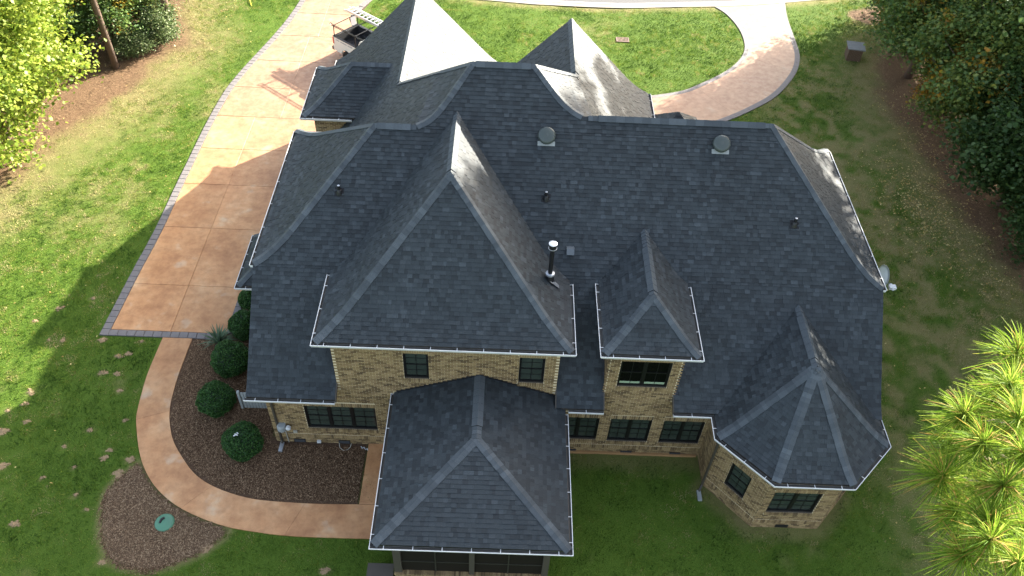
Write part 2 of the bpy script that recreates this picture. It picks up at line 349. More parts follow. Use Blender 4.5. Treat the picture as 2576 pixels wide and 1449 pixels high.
STRAW_L = np.array([(-60,-5),(-23.6,12.2),(-23.18,13.7),(-22.66,17.07),(-21.48,18.51),(-20.54,20.49),(-19.86,22.7),(-19.44,24.36),(-18.73,26.26),(-17.9,27.84),(-18.84,29.3),(-19.6,31.33),(-19.9,33.05),(-22,37),(-60,45)])
STRAW_R = np.array([(60,45),(27,33.5),(24.2,29.5),(22.87,25.79),(22.73,24.01),(23.37,22.37),(23.59,20.31),(23.66,18.36),(23.66,16.74),(23.75,14.7),(24.39,13.77),(24.56,12.83),(24.57,11.74),(25.05,10.2),(26.5,6),(60,0)])
SMALLBED = np.array([(23.7,35.54),(23.5,35.0),(23.73,34.47),(24.71,33.86),(27,34.2),(27,37)])
BARE = [(-16.93,2.18,.26),(-16.91,1.64,.2),(-17.41,1.3,.2),(-16.52,.83,.24),(-17.17,.36,.3),(-13.6,2.41,.26),(-12.95,1.05,.18),(-13.06,-.26,.24),(-14.73,-.16,.2),(-13.14,-.6,.22),(-12.18,-.61,.34),(-14.06,-.99,.16),(-14.99,-1.46,.16),(-13.59,-2.08,.16),(-13.0,-2.64,.16),(-15.26,-3.26,.28),(-11.82,-4.49,.34),(-4.5,-4.53,.36),(-16.61,-1.07,.3),(-14.07,.58,.2),(-15.13,4.88,.3),(-13.88,4.22,.22),(-14.24,4.08,.26),(-14.55,3.22,.28),(-13.97,3.2,.22),(-16.34,7.14,.2),(-17.55,6.5,.2),(-16.71,4.77,.2),(-17.27,4.78,.15),(-18.23,5.76,.2),(-13.57,4.89,.15),(-12.4,-1.2,.35),(-8.6,-3.9,.3)]
def sstep(a, b, x):
    t = np.clip((x-a)/(b-a), 0, 1); return t*t*(3-2*t)
def ground_fields(X, Y):
    wob = (fbm(X, Y, 1.2, 5)-.5)*1.6
    def soft(poly, w, wb=1.0):
        d = polydist(X, Y, poly); s = np.where(inpoly(X, Y, poly), d, -d)+wob*wb; return sstep(-w, w, s)
    straw = np.maximum(soft(STRAW_L, .9), soft(STRAW_R, .8)); straw = np.maximum(straw, soft(SMALLBED, .2, .1))
    mulch = np.maximum(soft(MULCH1, .05, .0), soft(MULCH2, .09, .16))
    dl = np.minimum(polydist(X, Y, STRAW_L), polydist(X, Y, STRAW_R))
    base = fbm(X, Y, 2.4, 21); fine = fbm(X, Y, .55, 33)
    right = sstep(13.5, 17.5, X)*sstep(32, 26, Y)                 # thin, dry turf beside the house's east side
    left = sstep(-15.5, -17.5, X)*sstep(8.5, 12, Y)
    dry = sstep(.62, .84, base*.6+fine*.4)*.5
    dry = np.maximum(dry, right*sstep(.38, .66, base*.4+fine*.6)*.72)
    dry = np.maximum(dry, left*sstep(.38, .7, base*.45+fine*.55)*.42)
    dry = np.maximum(dry, sstep(4.2, .3, dl)*(.30+.7*fine))
    dm = polydist(X, Y, MULCH2); dry = np.maximum(dry, sstep(.35, .05, dm)*.75)
    dr = polydist(X, Y, ROAD_LINE, False); dry = np.maximum(dry, sstep(1.4, .5, dr)*.8*fine*1.5)
    dry = np.maximum(dry, sstep(.65, .8, fbm(X, Y, 5.5, 77))*.5*(Y > 20))
    bare = np.zeros_like(X)
    for bx, by, br in BARE:
        d = np.hypot(X-bx, (Y-by)*1.25)+(fine-.5)*.28; bare = np.maximum(bare, sstep(br*.9, br*.3, d)*.35)
    dt = polydist(X, Y, [(8.6,-.9),(10.05,-2.5),(12.4,-2.5),(13.6,-1.2)], False); bare = np.maximum(bare, sstep(.7, .1, dt+(fine-.5)*.5)*.35)
    bare = np.maximum(bare, sstep(.9, .1, np.abs(Y-.2)+(fine-.5)*.6)*((X > 3.2) & (X < 8.7))*.3)
    dry = np.clip(dry, 0, 1)*(1-mulch)
    return straw, mulch, dry, bare*(1-mulch)
gx = np.unique(np.concatenate([np.linspace(-500, -45, 12), np.linspace(-45, -27, 40), np.arange(-27, 29, .16), np.linspace(29, 50, 40), np.linspace(50, 500, 12)]))
gy = np.unique(np.concatenate([np.linspace(-500, -20, 12), np.linspace(-20, -6, 24), np.arange(-6, 39, .16), np.linspace(39, 60, 24), np.linspace(60, 500, 12)]))
GX, GY = np.meshgrid(gx, gy); fx, fy = GX.ravel(), GY.ravel()
st_, mu_, dr_, ba_ = ground_fields(fx, fy)
gz = (fbm(fx, fy, .7, 3)-.5)*.03 + (fbm(fx, fy, 6, 9)-.5)*.10*((np.abs(fx-3) > 13) | (fy > 24) | (fy < -6))
hard = inpoly(fx, fy, np.vstack([BORDER_OUT, [(-6.8,36.4),(-8.8,31.5),(-4,26),(4.5,23.8),(4.5,0),(-7.3,0),(-7.3,5.1)]])) | inpoly(fx, fy, np.vstack([WALK_OUT, WALK_IN[::-1]])) | inpoly(fx, fy, np.vstack([LOOP_OUT, LOOP_IN[::-1]]))
gz = np.where(hard, -.03, gz-.005)
nx, ny = len(gx), len(gy); idx = np.arange(nx*ny).reshape(ny, nx)
gf = np.stack([idx[:-1, :-1].ravel(), idx[:-1, 1:].ravel(), idx[1:, 1:].ravel(), idx[1:, :-1].ravel()], 1)
lawn = link(bpy.data.objects.new('lawn', np_mesh('lawn', np.stack([fx, fy, gz], 1), gf, MAT['ground'], dict(straw=st_, mulch=mu_, dry=dr_, bare=ba_), True))); lawn['kind'] = 'structure'

def field_lookup(x, y):
    ix = np.clip(np.searchsorted(gx, x), 0, nx-1); iy = np.clip(np.searchsorted(gy, y), 0, ny-1); k = iy*nx+ix
    return st_[k], mu_[k], dr_[k], ba_[k]
def slab(name, pts, z0, z1, m, par, inset=0.0, world=True):
    """a flat piece with rounded arris: outline polygon, top chamfered"""
    P = [V((p[0], p[1], 0)) for p in pts]; c = sum(P, V())/len(P)
    a = sum(P[i].x*P[(i+1) % len(P)].y-P[(i+1) % len(P)].x*P[i].y for i in range(len(P)))
    if a < 0: P.reverse()
    n = len(P); ch = 0.012
    inn = [p+(c-p).normalized()*ch for p in P]
    v = [(p.x, p.y, z0) for p in P]+[(p.x, p.y, z1-ch*.7) for p in P]+[(p.x, p.y, z1) for p in inn]
    f = [(i, (i+1) % n, n+(i+1) % n, n+i) for i in range(n)]+[(n+i, n+(i+1) % n, 2*n+(i+1) % n, 2*n+i) for i in range(n)]+[tuple(2*n+i for i in range(n))]
    mb = MB(); mb.add(v, f); return mb.build(name, m, par)
def xat(poly, y): return float(np.interp(y, poly[:, 1], poly[:, 0]))
# driveway: base with slabs and border pavers
bm = MB(); pts = [(x, y) for x, y in BORDER_OUT]+[(-6.8,36.4),(-8.05,34.2),(-8.82,31.5),(-7.4,28.6),(-4,26),(4.5,23.8),(4.5,19.8),(-7.25,19.8),(-7.25,7.3),(-10.3,7.3),(-10.3,5.12)]
pts.reverse(); bm.poly([(x, y, -.018) for x, y in pts])
drive = tag(bm.build('driveway', MAT['joint']), kind='structure')
yb_ = [5.43, 8.05, 11.73, 14.88, 17.75, 20.62, 23.45, 26.3, 29.2, 32.0, 35.0, 36.3]
FI = FRONT_IN[np.argsort(FRONT_IN[:, 1])]
def right_x(y):
    if y < 7.2: return -10.25
    if y < 20.0: return -7.28
    if y < 23.9: return -1.0
    return float(np.interp(y, FI[:, 1], FI[:, 0]))-.36
for k in range(len(yb_)-1):
    a, b = yb_[k]+.008, yb_[k+1]-.008
    ys = np.linspace(a, b, 7); lx = [xat(BORDER_IN, y)+.012 for y in ys]; rx = [right_x(y) for y in ys]
    if k == 0:
        slab('slab', [(x, y) for x, y in zip(lx, ys)]+[(-12.555, b), (-12.555, a)], -.06, .03, MAT['concrete'], drive)
        slab('slab', [(-12.54, a), (-12.54, b), (-7.3, b), (-7.3, 7.3), (-10.27, 7.3), (-10.27, a)], -.06, .03, MAT['concrete'], drive)
    else:
        cx = -12.55 if b < 21 else (-11.2 if b < 30 else -10.7)
        slab('slab', [(x, y) for x, y in zip(lx, ys)]+[(cx-.006, b), (cx-.006, a)], -.06, .03, MAT['concrete'], drive)
        slab('slab', [(cx+.006, a), (cx+.006, b)]+[(x, y) for x, y in zip(rx[::-1], ys[::-1])], -.06, .03, MAT['concrete'], drive)
slab('slab', [(-.98,20.0),(4.49,20.0),(4.49,23.75),(0,24.1),(-.98,24.4)], -.06, .028, MAT['concrete'], drive)
def pavers(outer, width_vec, par, step=.335, side=None, z=.034):
    L = resample(outer, max(2, int(np.sum(np.linalg.norm(np.diff(outer, axis=0), axis=1))/step)+1))
    for i in range(len(L)-1):
        a, b = L[i], L[i+1]; t = (b-a)/np.linalg.norm(b-a); nrm = np.array([t[1], -t[0]])*width_vec; g = t*.010
        j = random.uniform(-.006, .006)
        slab('paver', [a+g+nrm*.02, b-g+nrm*.02, b-g+nrm*.97, a+g+nrm*.97], -.05, z+j, MAT['paver'], par)
pavers(BORDER_OUT, .36, drive)
pavers(np.array([(-10.35,5.12),(-15.0,5.12)]), .31, drive)
pavers(np.array([(-10.27,7.3),(-10.27,5.45)]), -.3, drive)
pavers(FRONT_IN[len(FRONT_IN)//2-8:], -.36, drive, 1.2)
# garden walk
bm = MB(); bm.poly([(x, y, -.014) for x, y in np.vstack([WALK_IN, WALK_OUT[::-1]])]); walk = tag(bm.build('garden_walk', MAT['joint']), kind='structure')
WO, WI = resample(WALK_OUT, 121), resample(WALK_IN, 121)
cut = [0, 29, 62, 90, 112, 120]
for a, b in zip(cut[:-1], cut[1:]):
    o, i = WO[a:b+1].copy(), WI[a:b+1].copy()
    if a: o[0] = o[0]*.94+o[1]*.06; i[0] = i[0]*.94+i[1]*.06
    mb = MB(); n = len(o)
    for k in range(n-1):
        mb.poly([(*o[k], .026), (*i[k], .026), (*i[k+1], .026), (*o[k+1], .026)][::-1] if False else [(*o[k], .026), (*o[k+1], .026), (*i[k+1], .026), (*i[k], .026)])
        mb.poly([(*o[k], -.05), (*o[k+1], -.05), (*o[k+1], .026), (*o[k], .026)]); mb.poly([(*i[k+1], -.05), (*i[k], -.05), (*i[k], .026), (*i[k+1], .026)])
    mb.poly([(*i[0], -.05), (*o[0], -.05), (*o[0], .026), (*i[0], .026)]); mb.poly([(*o[-1], -.05), (*i[-1], -.05), (*i[-1], .026), (*o[-1], .026)])
    mb.build('slab', MAT['concrete'], walk)
slab('slab', [(-3.71,-2.075),(-1.9,-2.075),(-1.9,.6),(-3.71,.6)], -.05, .030, MAT['concrete'], walk)
# loop drive on the east side
bm = MB(); bm.poly([(x, y, -.018) for x, y in np.vstack([LOOP_IN, LOOP_OUT[::-1]])]); loop = tag(bm.build('loop_driveway', MAT['joint']), kind='structure')
LO, LI = resample(LOOP_OUT, 97), resample(LOOP_IN, 97); LO2 = LO+(LI-LO)*.09; LI2 = LI+(LO-LI)*.075
cuts = list(range(0, 97, 12))
for a, b in zip(cuts[:-1], cuts[1:]):
    o, i = LO2[a:b+1].copy(), LI2[a:b+1].copy()
    if a: o[0] = o[0]*.97+o[1]*.03; i[0] = i[0]*.97+i[1]*.03
    mb = MB()
    for k in range(len(o)-1): mb.poly([(*o[k], .03), (*i[k], .03), (*i[k+1], .03), (*o[k+1], .03)][::-1])
    mb.build('slab', MAT['concrete'], loop)
for A, B_ in ((LO, LO2), (LI2, LI)):
    for a in range(0, 96, 4):
        mb = MB()
        for k in range(a, a+4):
            p, q = A[k].copy(), B_[k].copy()
            if k == a: p = p*.97+A[k+1]*.03; q = q*.97+B_[k+1]*.03
            mb.poly([(*p, .034), (*q, .034), (*B_[k+1], .034), (*A[k+1], .034)][::-1])
            mb.poly([(*A[k+1], -.05), (*p, -.05), (*p, .034), (*A[k+1], .034)]); mb.poly([(*q, -.05), (*B_[k+1], -.05), (*B_[k+1], .034), (*q, .034)])
        mb.build('paver', MAT['paver'], loop)
# road
def strip(poly, o0, o1, z):
    T = np.gradient(poly, axis=0); T /= np.linalg.norm(T, axis=1)[:, None]; Nn = np.stack([-T[:, 1], T[:, 0]], 1); a, b = poly+Nn*o0, poly+Nn*o1; mb = MB()
    for k in range(len(poly)-1): mb.poly([(*a[k], z), (*a[k+1], z), (*b[k+1], z), (*b[k], z)])
    return mb
road = tag(strip(ROAD_LINE, -.05, 7.2, .050).build('road', MAT['asphalt']), kind='structure')
strip(ROAD_LINE, 0.02, .15, .055).build('edge_line', MAT['white_paint'], road)
strip(ROAD_LINE, -.45, -.06, .045).build('road_edging', MAT['gutterpan'], road)

mb = MB()
for bx, by, br in BARE:
    for q in range(random.choice((1, 1, 2, 3))):
        cx, cy = bx+random.gauss(0, br*.35)*(q > 0), by+random.gauss(0, br*.3)*(q > 0); rr = br*random.uniform(.35, .55)*(1 if q == 0 else .55); ph = random.uniform(0, 6)
        ring = [(cx+rr*(1+.28*math.sin(3*a+ph)+.16*math.sin(7*a+ph*2)+random.uniform(-.3, .3))*math.cos(a)*1.25, cy+rr*(1+.25*math.sin(2*a+ph)+random.uniform(-.3, .3))*math.sin(a)) for a in np.linspace(0, 2*math.pi, 30, endpoint=False)]
        i = len(mb.v); mb.v.append((cx, cy, .026)); mb.v.extend([(x, y, -.004) for x, y in ring])
        for k in range(30): mb.f.append((i, i+1+k, i+1+(k+1) % 30)); mb.m.append(0)
bs = mb.build('bare_soil', MAT['soil']); tag(bs, 'small sandy bare spots scattered through the lawn at lower left', 'soil', kind='stuff')
# ------------------------------------------------------------------ grass, straw, chips, fallen leaves (uncountable)
def hard_mask(x, y):
    h = inpoly(x, y, np.vstack([BORDER_OUT, [(-6.8,36.4),(-8.8,31.5),(-7.4,28.6),(-4,26),(4.5,23.7),(4.5,.5),(-7.3,.5),(-7.3,5.1)]]))
    h |= inpoly(x, y, np.vstack([WALK_OUT, WALK_IN[::-1]])) | inpoly(x, y, np.vstack([LOOP_OUT, LOOP_IN[::-1]]))
    h |= (x > -7.3) & (x < 14.0) & (y > .4) & (y < 14.5); h |= (x > -2.1) & (x < 2.9) & (y > -5.0) & (y < .5)
    h |= inpoly(x, y, [(8.5,.5),(8.5,-.75),(10,-2.45),(12.5,-2.45),(14,-.8),(14,.5)])
    h |= y > np.interp(x, ROAD_LINE[:, 0], ROAD_LINE[:, 1])-.5
    return h
HM = hard_mask(fx, fy)
def hard_lookup(x, y):
    ix = np.clip(np.searchsorted(gx, x), 1, nx-1); iy = np.clip(np.searchsorted(gy, y), 1, ny-1); return HM[iy*nx+ix] | HM[(iy-1)*nx+ix-1]
def scatter(n, x0, x1, y0, y1):
    x = rng.uniform(x0, x1, n); y = rng.uniform(y0, y1, n); u, v, d = project(x, y, 0.0)
    k = (u > -140) & (u < 1164) & (v > -90) & (v < 690); x, y = x[k], y[k]; k = ~hard_lookup(x, y); return x[k], y[k]
def blades(x, y, h, w, tone, lean=.6):
    n = len(x); a = rng.uniform(0, 2*np.pi, n); l = rng.uniform(.1, lean, n)*h; z0 = np.full(n, -.015)
    dx, dy = np.cos(a), np.sin(a); b = rng.uniform(0, 2*np.pi, n); ex, ey = np.cos(b)*w/2, np.sin(b)*w/2
    v = np.empty((n, 3, 3)); v[:, 0] = np.stack([x-ex, y-ey, z0], 1); v[:, 1] = np.stack([x+ex, y+ey, z0], 1); v[:, 2] = np.stack([x+dx*l, y+dy*l, h], 1)
    return v.reshape(-1, 3), np.arange(n*3).reshape(-1, 3), np.repeat(tone, 3)
x1, y1 = scatter(1100000, -30, 27, -6, 38)
s_, m_, d_, b_ = field_lookup(x1, y1)
clump = fbm(x1, y1, .32, 141, 3)
keep = rng.uniform(0, 1, len(x1)) > np.clip(s_*1.1+m_*2+b_*1.0+d_*.35+(.52-clump)*2.2*(clump < .52), 0, 1)
x1, y1, d_ = x1[keep], y1[keep], d_[keep]
tone = np.clip(d_*.8+rng.normal(.33, .13, len(x1))+(fbm(x1, y1, .30, 91, 2)-.5)*1.4+(fbm(x1, y1, .95, 55, 3)-.5)*1.2+.17*(x1 < -15)*(y1 > 3)-.07*((x1 > -8) & (x1 < 16) & (y1 > 22))+.15*(x1 > 14)*(y1 < 30)+.05*(y1 < -2)*(x1 > 3), 0, 1)
bv, bf, bt = blades(x1, y1, rng.uniform(.03, .07, len(x1))*(.5+1.1*fbm(x1, y1, .26, 91, 2)), rng.uniform(.016, .036, len(x1)), tone)
g = link(bpy.data.objects.new('grass', np_mesh('grass', bv, bf, MAT['grass'], dict(tone=bt)))); tag(g, 'short mown lawn grass around the house', 'grass', kind='stuff')
def flakes(x, y, ln, wd, z=.01, tilt=.35):
    n = len(x); a = rng.uniform(0, 2*np.pi, n); dx, dy = np.cos(a)*ln/2, np.sin(a)*ln/2; ex, ey = -np.sin(a)*wd/2, np.cos(a)*wd/2; t1, t2 = rng.uniform(-tilt, tilt, n)*ln, rng.uniform(-tilt, tilt, n)*wd
    zz = z+rng.uniform(0, .02, n)+np.abs(t1)*.5+np.abs(t2)*.5
    v = np.stack([np.stack([x-dx, y-dy, zz-t1/2], 1), np.stack([x+ex, y+ey, zz+t2/2], 1), np.stack([x+dx, y+dy, zz+t1/2], 1), np.stack([x-ex, y-ey, zz-t2/2], 1)], 1)
    return v.reshape(-1, 3), np.arange(n*4).reshape(-1, 4)
x2, y2 = scatter(260000, -30, 30, 4, 38); s_, m_, d_, b_ = field_lookup(x2, y2); k = rng.uniform(0, 1, len(x2)) < s_*.8; x2, y2 = x2[k], y2[k]
v, f = flakes(x2, y2, rng.uniform(.10, .26, len(x2)), rng.uniform(.012, .035, len(x2)), .0, .15)
g = link(bpy.data.objects.new('pine_straw', np_mesh('pine_straw', v, f, MAT['straw']))); tag(g, 'rusty pine straw and leaf litter under the trees', 'pine straw', kind='stuff')
x2, y2 = scatter(420000, -13, -1.8, -5, 8); s_, m_, d_, b_ = field_lookup(x2, y2); k = rng.uniform(0, 1, len(x2)) < m_; x2, y2 = x2[k], y2[k]
ov = (x2 < -8) & (y2 < -.7) & inpoly(x2, y2, MULCH2)
v, f = flakes(x2[ov], y2[ov], rng.uniform(.03, .085, ov.sum()), rng.uniform(.012, .03, ov.sum()), .0, .5)
g = link(bpy.data.objects.new('mulch', np_mesh('mulch', v, f, MAT['oldchips']))); tag(g, 'pale weathered mulch chips in the oval patch outside the walk', 'mulch', kind='stuff')
x2, y2 = x2[~ov], y2[~ov]
v, f = flakes(x2, y2, rng.uniform(.03, .085, len(x2)), rng.uniform(.012, .03, len(x2)), .0, .5)
g = link(bpy.data.objects.new('mulch', np_mesh('mulch', v, f, MAT['chips']))); tag(g, 'dark bark mulch chips in the bed between walk and house', 'mulch', kind='stuff')
xs = np.concatenate([rng.normal(22.0, 1.1, 900), rng.normal(23.6, .9, 600), rng.uniform(12, 24, 160), rng.uniform(-24, -14, 160)]); ys = np.concatenate([rng.normal(15.5, 2.2, 900), rng.uniform(9, 26, 600), rng.uniform(-4, 30, 160), rng.uniform(-4, 32, 160)])
k = ~hard_mask(xs, ys); xs, ys = xs[k], ys[k]
v, f = flakes(xs, ys, rng.uniform(.06, .12, len(xs)), rng.uniform(.03, .07, len(xs)), .06, .4)
g = link(bpy.data.objects.new('fallen_leaves', np_mesh('fallen_leaves', v, f, MAT['fallen']))); tag(g, 'yellow and tan fallen leaves scattered over the lawn', 'leaves', kind='stuff')
# ================================================================== HOUSE
HOUSE = empty('brick_house', (3.3, 5.0, 0.0))
tag(HOUSE, 'large tan brick house with steep dark shingle roofs, turret and screened porch', 'house')
PIECES = {'shingle': [], 'ridge_cap': [], 'brick': []}
PMATS = {'shingle': ['shingle', 'butt'], 'ridge_cap': ['cap', 'butt'], 'brick': ['brick']}
PLIMIT = {'shingle': 300, 'ridge_cap': 300, 'brick': 300}
PLURAL = {'shingle': 'shingles', 'ridge_cap': 'ridge_caps', 'brick': 'bricks'}
def piece(kind, par, verts, faces, mats, mk=None):
    c = sum(verts, V())/len(verts); u, v, d = project(c.x, c.y, c.z)
    if d < 1 or u < -30 or u > 1054 or v < -30 or v > 606: sc = 0.0
    else: sc = ((verts[1]-verts[0]).cross(verts[2]-verts[1])).length/(d*d)*abs((verts[1]-verts[0]).cross(verts[2]-verts[1]).normalized().dot((CAM-c).normalized()))
    PIECES[kind].append((sc, par, verts, faces, mats, mk))
def flush_pieces():
    for kind, lst in PIECES.items():
        order = sorted(range(len(lst)), key=lambda i: -lst[i][0]); big = set(order[:PLIMIT[kind]])
        rest = {}
        for i, (sc, par, verts, faces, mats, mk) in enumerate(lst):
            ms = mk or PMATS[kind]
            if i in big:
                c = sum(verts, V())/len(verts); mb = MB()
                for f, m in zip(faces, mats): mb.f.append(f); mb.m.append(m)
                mb.v = [tuple(p-c) for p in verts]
                o = mb.build(kind, [MAT[k] for k in ms]); parent_world(o, par); o.location = c
            else:
                key = (par.name, tuple(ms)); mb = rest.setdefault(key, (MB(), par))[0]; n = len(mb.v); mb.v.extend([tuple(p) for p in verts])
                for f, m in zip(faces, mats): mb.f.append(tuple(n+k for k in f)); mb.m.append(m)
        for (pn, ms), (mb, par) in rest.items(): mb.build(PLURAL[kind], [MAT[k] for k in ms], par, kind='stuff')
ROOFS = {}
def roof(name): ROOFS[name] = MB(); return name
def prof(z0, zt, run, kick=.95, f=.5, n=4):
    s = (zt-z0)/((1+f)/2*kick+run-kick); out = []
    for k in range(n+1):
        r = kick*k/n; out.append((r, z0+f*s*r+(1-f)*s*r*r/(2*kick)))
    out.append((run, zt)); return out
class Face: pass
EXPO = 0.143
FACES = []
def lerp_path(P, S, s):
    if s <= S[0]: return P[0].copy()
    for k in range(len(S)-1):
        if s <= S[k+1]: t = (s-S[k])/max(1e-9, S[k+1]-S[k]); return P[k].lerp(P[k+1], t)
    return P[-1].copy()
def roof_face(rn, Lp, Rp, tabs=True, skip=None):
    Lp = [V(p) for p in Lp]; Rp = [V(p) for p in Rp]; deck = ROOFS[rn]
    F = Face(); F.L, F.R = Lp, Rp; F.n = []
    for k in range(len(Lp)-1):
        a, b, c, d = Lp[k], Rp[k], Rp[k+1], Lp[k+1]
        e = (b-a) if (b-a).length > 1e-4 else (c-d); e = e.normalized(); up = ((c+d)/2-(a+b)/2); up = (up-e*up.dot(e)).normalized(); n = e.cross(up).normalized(); F.n.append(n)
        a, b, c, d = a-n*.022, b-n*.022, c-n*.022, d-n*.022
        if (c-d).length < 1e-4: deck.poly([a, b, c])
        elif (b-a).length < 1e-4: deck.poly([a, c, d])
        else: deck.poly([a, b, c, d])
    F.c = (sum(Lp, V())+sum(Rp, V()))/(len(Lp)+len(Rp)); F.z = [p.z for p in Lp]; F.rn = rn; FACES.append((F, tabs, skip))
    return F
def normal_at(F, z):
    for k in range(len(F.n)):
        if z <= F.z[k+1]+1e-6: return F.n[k]
    return F.n[-1]
def lay_shingles(F, skip, par):
    Lp, Rp = F.L, F.R; S = [0.0]
    for k in range(len(Lp)-1):
        m0 = Lp[k]; e = (Rp[k]-Lp[k]) if (Rp[k]-Lp[k]).length > 1e-4 else (Rp[k+1]-Lp[k+1]); e.normalize(); dv = Lp[k+1]-Lp[k]; dv -= e*dv.dot(e); S.append(S[-1]+dv.length)
    T = S[-1]; rows = int(T/EXPO)+1
    for i in range(rows):
        s0 = i*EXPO; s1 = min(T, s0+EXPO+.025)
        if s1-s0 < .03: continue
        l0, r0_, l1, r1 = lerp_path(Lp, S, s0), lerp_path(Rp, S, s0), lerp_path(Lp, S, s1), lerp_path(Rp, S, s1)
        e = (r0_-l0) if (r0_-l0).length > .02 else (r1-l1)
        if e.length < .02: continue
        e.normalize(); O = l0
        ul0, ur0, ul1, ur1 = 0.0, (r0_-O).dot(e), (l1-O).dot(e), (r1-O).dot(e)
        n = normal_at(F, (l0.z+l1.z)/2)
        lo, hi = min(ul0, ul1), max(ur0, ur1); u = lo; hiT = False
        while u < hi-.01:
            w = random.choice((.10, .13, .15, .17, .19, .22, .25)); v_ = min(hi, u+w)
            if hi-v_ < .05: v_ = hi
            a, b = min(max(u, ul0), ur0), min(max(v_, ul0), ur0); d, c = min(max(u, ul1), ur1), min(max(v_, ul1), ur1)
            u = v_; hiT = not hiT if random.random() < .8 else hiT
            if (b-a)+(c-d) < .03: continue
            t = .026 if hiT else .017; t += random.uniform(-.002, .002)
            def up_(uu): return l1.lerp(r1, (uu-ul1)/max(1e-4, ur1-ul1)) if ur1-ul1 > 1e-3 else l1
            A, B_, C_, D_ = l0+e*a, l0+e*b, up_(c), up_(d)
            if skip is not None and skip((A+B_+C_+D_)/4): continue
            g = e*.0015
            vs = [A+n*t, B_+n*t-g, C_+n*.003-g, D_+n*.003, A-n*.022, B_-n*.022-g]
            piece('shingle', par, vs, [(0, 1, 2, 3), (4, 5, 1, 0), (4, 0, 3), (5, 2, 1)], [0, 1, 0, 0])
CAPS = []
vents = []
def caps(rn, path, fa, fb, expo=.17, width=.15, lift=.013, base=.027): CAPS.append((rn, [V(p) for p in path], fa, fb, expo, width, lift, base))
def lay_caps(rn, path, fa, fb, expo, width, lift, base, par):
    S = [0.0]
    for k in range(len(path)-1): S.append(S[-1]+(path[k+1]-path[k]).length)
    T = S[-1]; i = 0
    while i*expo < T-.04:
        s0 = i*expo; s1 = min(T, s0+expo+.03); i += 1
        p0, p1 = lerp_path(path, S, s0), lerp_path(path, S, s1); t = (p1-p0).normalized(); zm = (p0.z+p1.z)/2; ws = []
        for F in (fa, fb):
            n = normal_at(F, zm); w = n.cross(t).normalized()
            if w.dot(F.c-p0) < 0: w = -w
            ws.append((n, w))
        (n1, w1), (n2, w2) = ws; nu = (n1+n2).normalized(); tt = lift+random.uniform(-.002, .003); wd = width+random.uniform(-.006, .006)
        lo = [p0+w1*wd+n1*(base+tt), p0+nu*(base+tt)*1.05, p0+w2*wd+n2*(base+tt)]
        hi = [p1+w1*wd+n1*(base+.002), p1+nu*(base+.003), p1+w2*wd+n2*(base+.002)]
        lb = [p0+w1*wd+n1*.004, p0, p0+w2*wd+n2*.004]; hb = [p1+w1*wd+n1*.004, p1+w2*wd+n2*.004]
        vs = lo+hi+lb+hb
        piece('ridge_cap', par, [V(q) for q in vs], [(0, 1, 4, 3), (1, 2, 5, 4), (6, 7, 1, 0), (7, 8, 2, 1), (6, 0, 3, 9), (8, 10, 5, 2)], [0, 0, 1, 1, 0, 0])
GUT = []
GPROF = [(0, 0), (0, -.02), (.035, -.115), (.13, -.115), (.13, -.02), (.118, -.02), (.118, -.09), (.045, -.09), (.022, -.02), (.022, 0)]
def gutter(pts, side, brackets=.8):
    """outer lip polyline; side +1 when the roof lies to the left of travel"""
    P = [V(p) for p in pts]; mb = MB(); ds = [(P[k+1]-P[k]).normalized() for k in range(len(P)-1)]; ns = [V((-d.y, d.x, 0))*side for d in ds]; rings = []
    for k, p in enumerate(P):
        m = ns[0] if k == 0 else ns[-1] if k == len(P)-1 else (ns[k-1]+ns[k])/(1+ns[k-1].dot(ns[k]))
        rings.append([p+m*d+V((0, 0, z)) for d, z in GPROF])
    n = len(GPROF)
    for a, b in zip(rings[:-1], rings[1:]):
        for k in range(n): mb.poly([a[k], a[(k+1) % n], b[(k+1) % n], b[k]], 1 if k in (2, 3, 4, 5, 6, 7) else 0)
    for r in (rings[0], rings[-1]): mb.poly(r[:5]); 
    g = mb.build('gutter', [MAT['gutter'], MAT['gutterin']], HOUSE)
    for p, d, nn, q in zip(P[:-1], ds, ns, P[1:]):
        L = (q-p).length; m = max(1, int(L/brackets))
        for k in range(m):
            c = p+d*(L*(k+.5)/m); b = MB(); b.obox(c-d*.010+nn*.002+V((0, 0, -.010)), d*.020, nn*.13, V((0, 0, .012))); b.build('gutter_bracket', MAT['gutter'], g)
    return g

# ---- main front slope
ZL, ZR, ZH = 9.59, 9.97, 11.10
YL, YR, YH = 7.09, 7.52, 8.81
XEL, XER, ZE2 = -7.50, 14.15, 6.33
def yM(z):
    tab = [(3.42, -.10), (3.66, .30), (4.03, .75), (4.431, 1.2)]
    if z >= 4.431: return (z-3.38)/.876
    return float(np.interp(z, [a for a, b in tab], [b for a, b in tab]))
def side_profile(x0, xr, zt): return prof(ZE2, zt, abs(xr-x0), 1.25, .42, 5)
PL_, PR_ = side_profile(XEL, -3.61, ZL), side_profile(XER, 10.17, ZR)
def invx(P, z): return float(np.interp(z, [q[1] for q in P], [q[0] for q in P]))
def hxl(z): return float(np.interp(z, [9.45, 9.59, 9.70, 9.88, 10.15, 11.1], [-2.75, -2.15, -1.82, -1.52, -1.22, -.32]))
def hxr(z): return float(np.interp(z, [9.72, 9.97, 10.07, 10.25, 10.5, 11.1], [4.06, 3.55, 3.25, 2.90, 2.56, 1.84]))
XB, WB, ZB, YB, HB = -.773, 4.07, 6.22, .10, 3.72
XC, WC, ZC, YC, HC = 5.826, 1.52, 6.25, .05, 1.20
XT, YT, ZT = 11.22, .155, 5.86
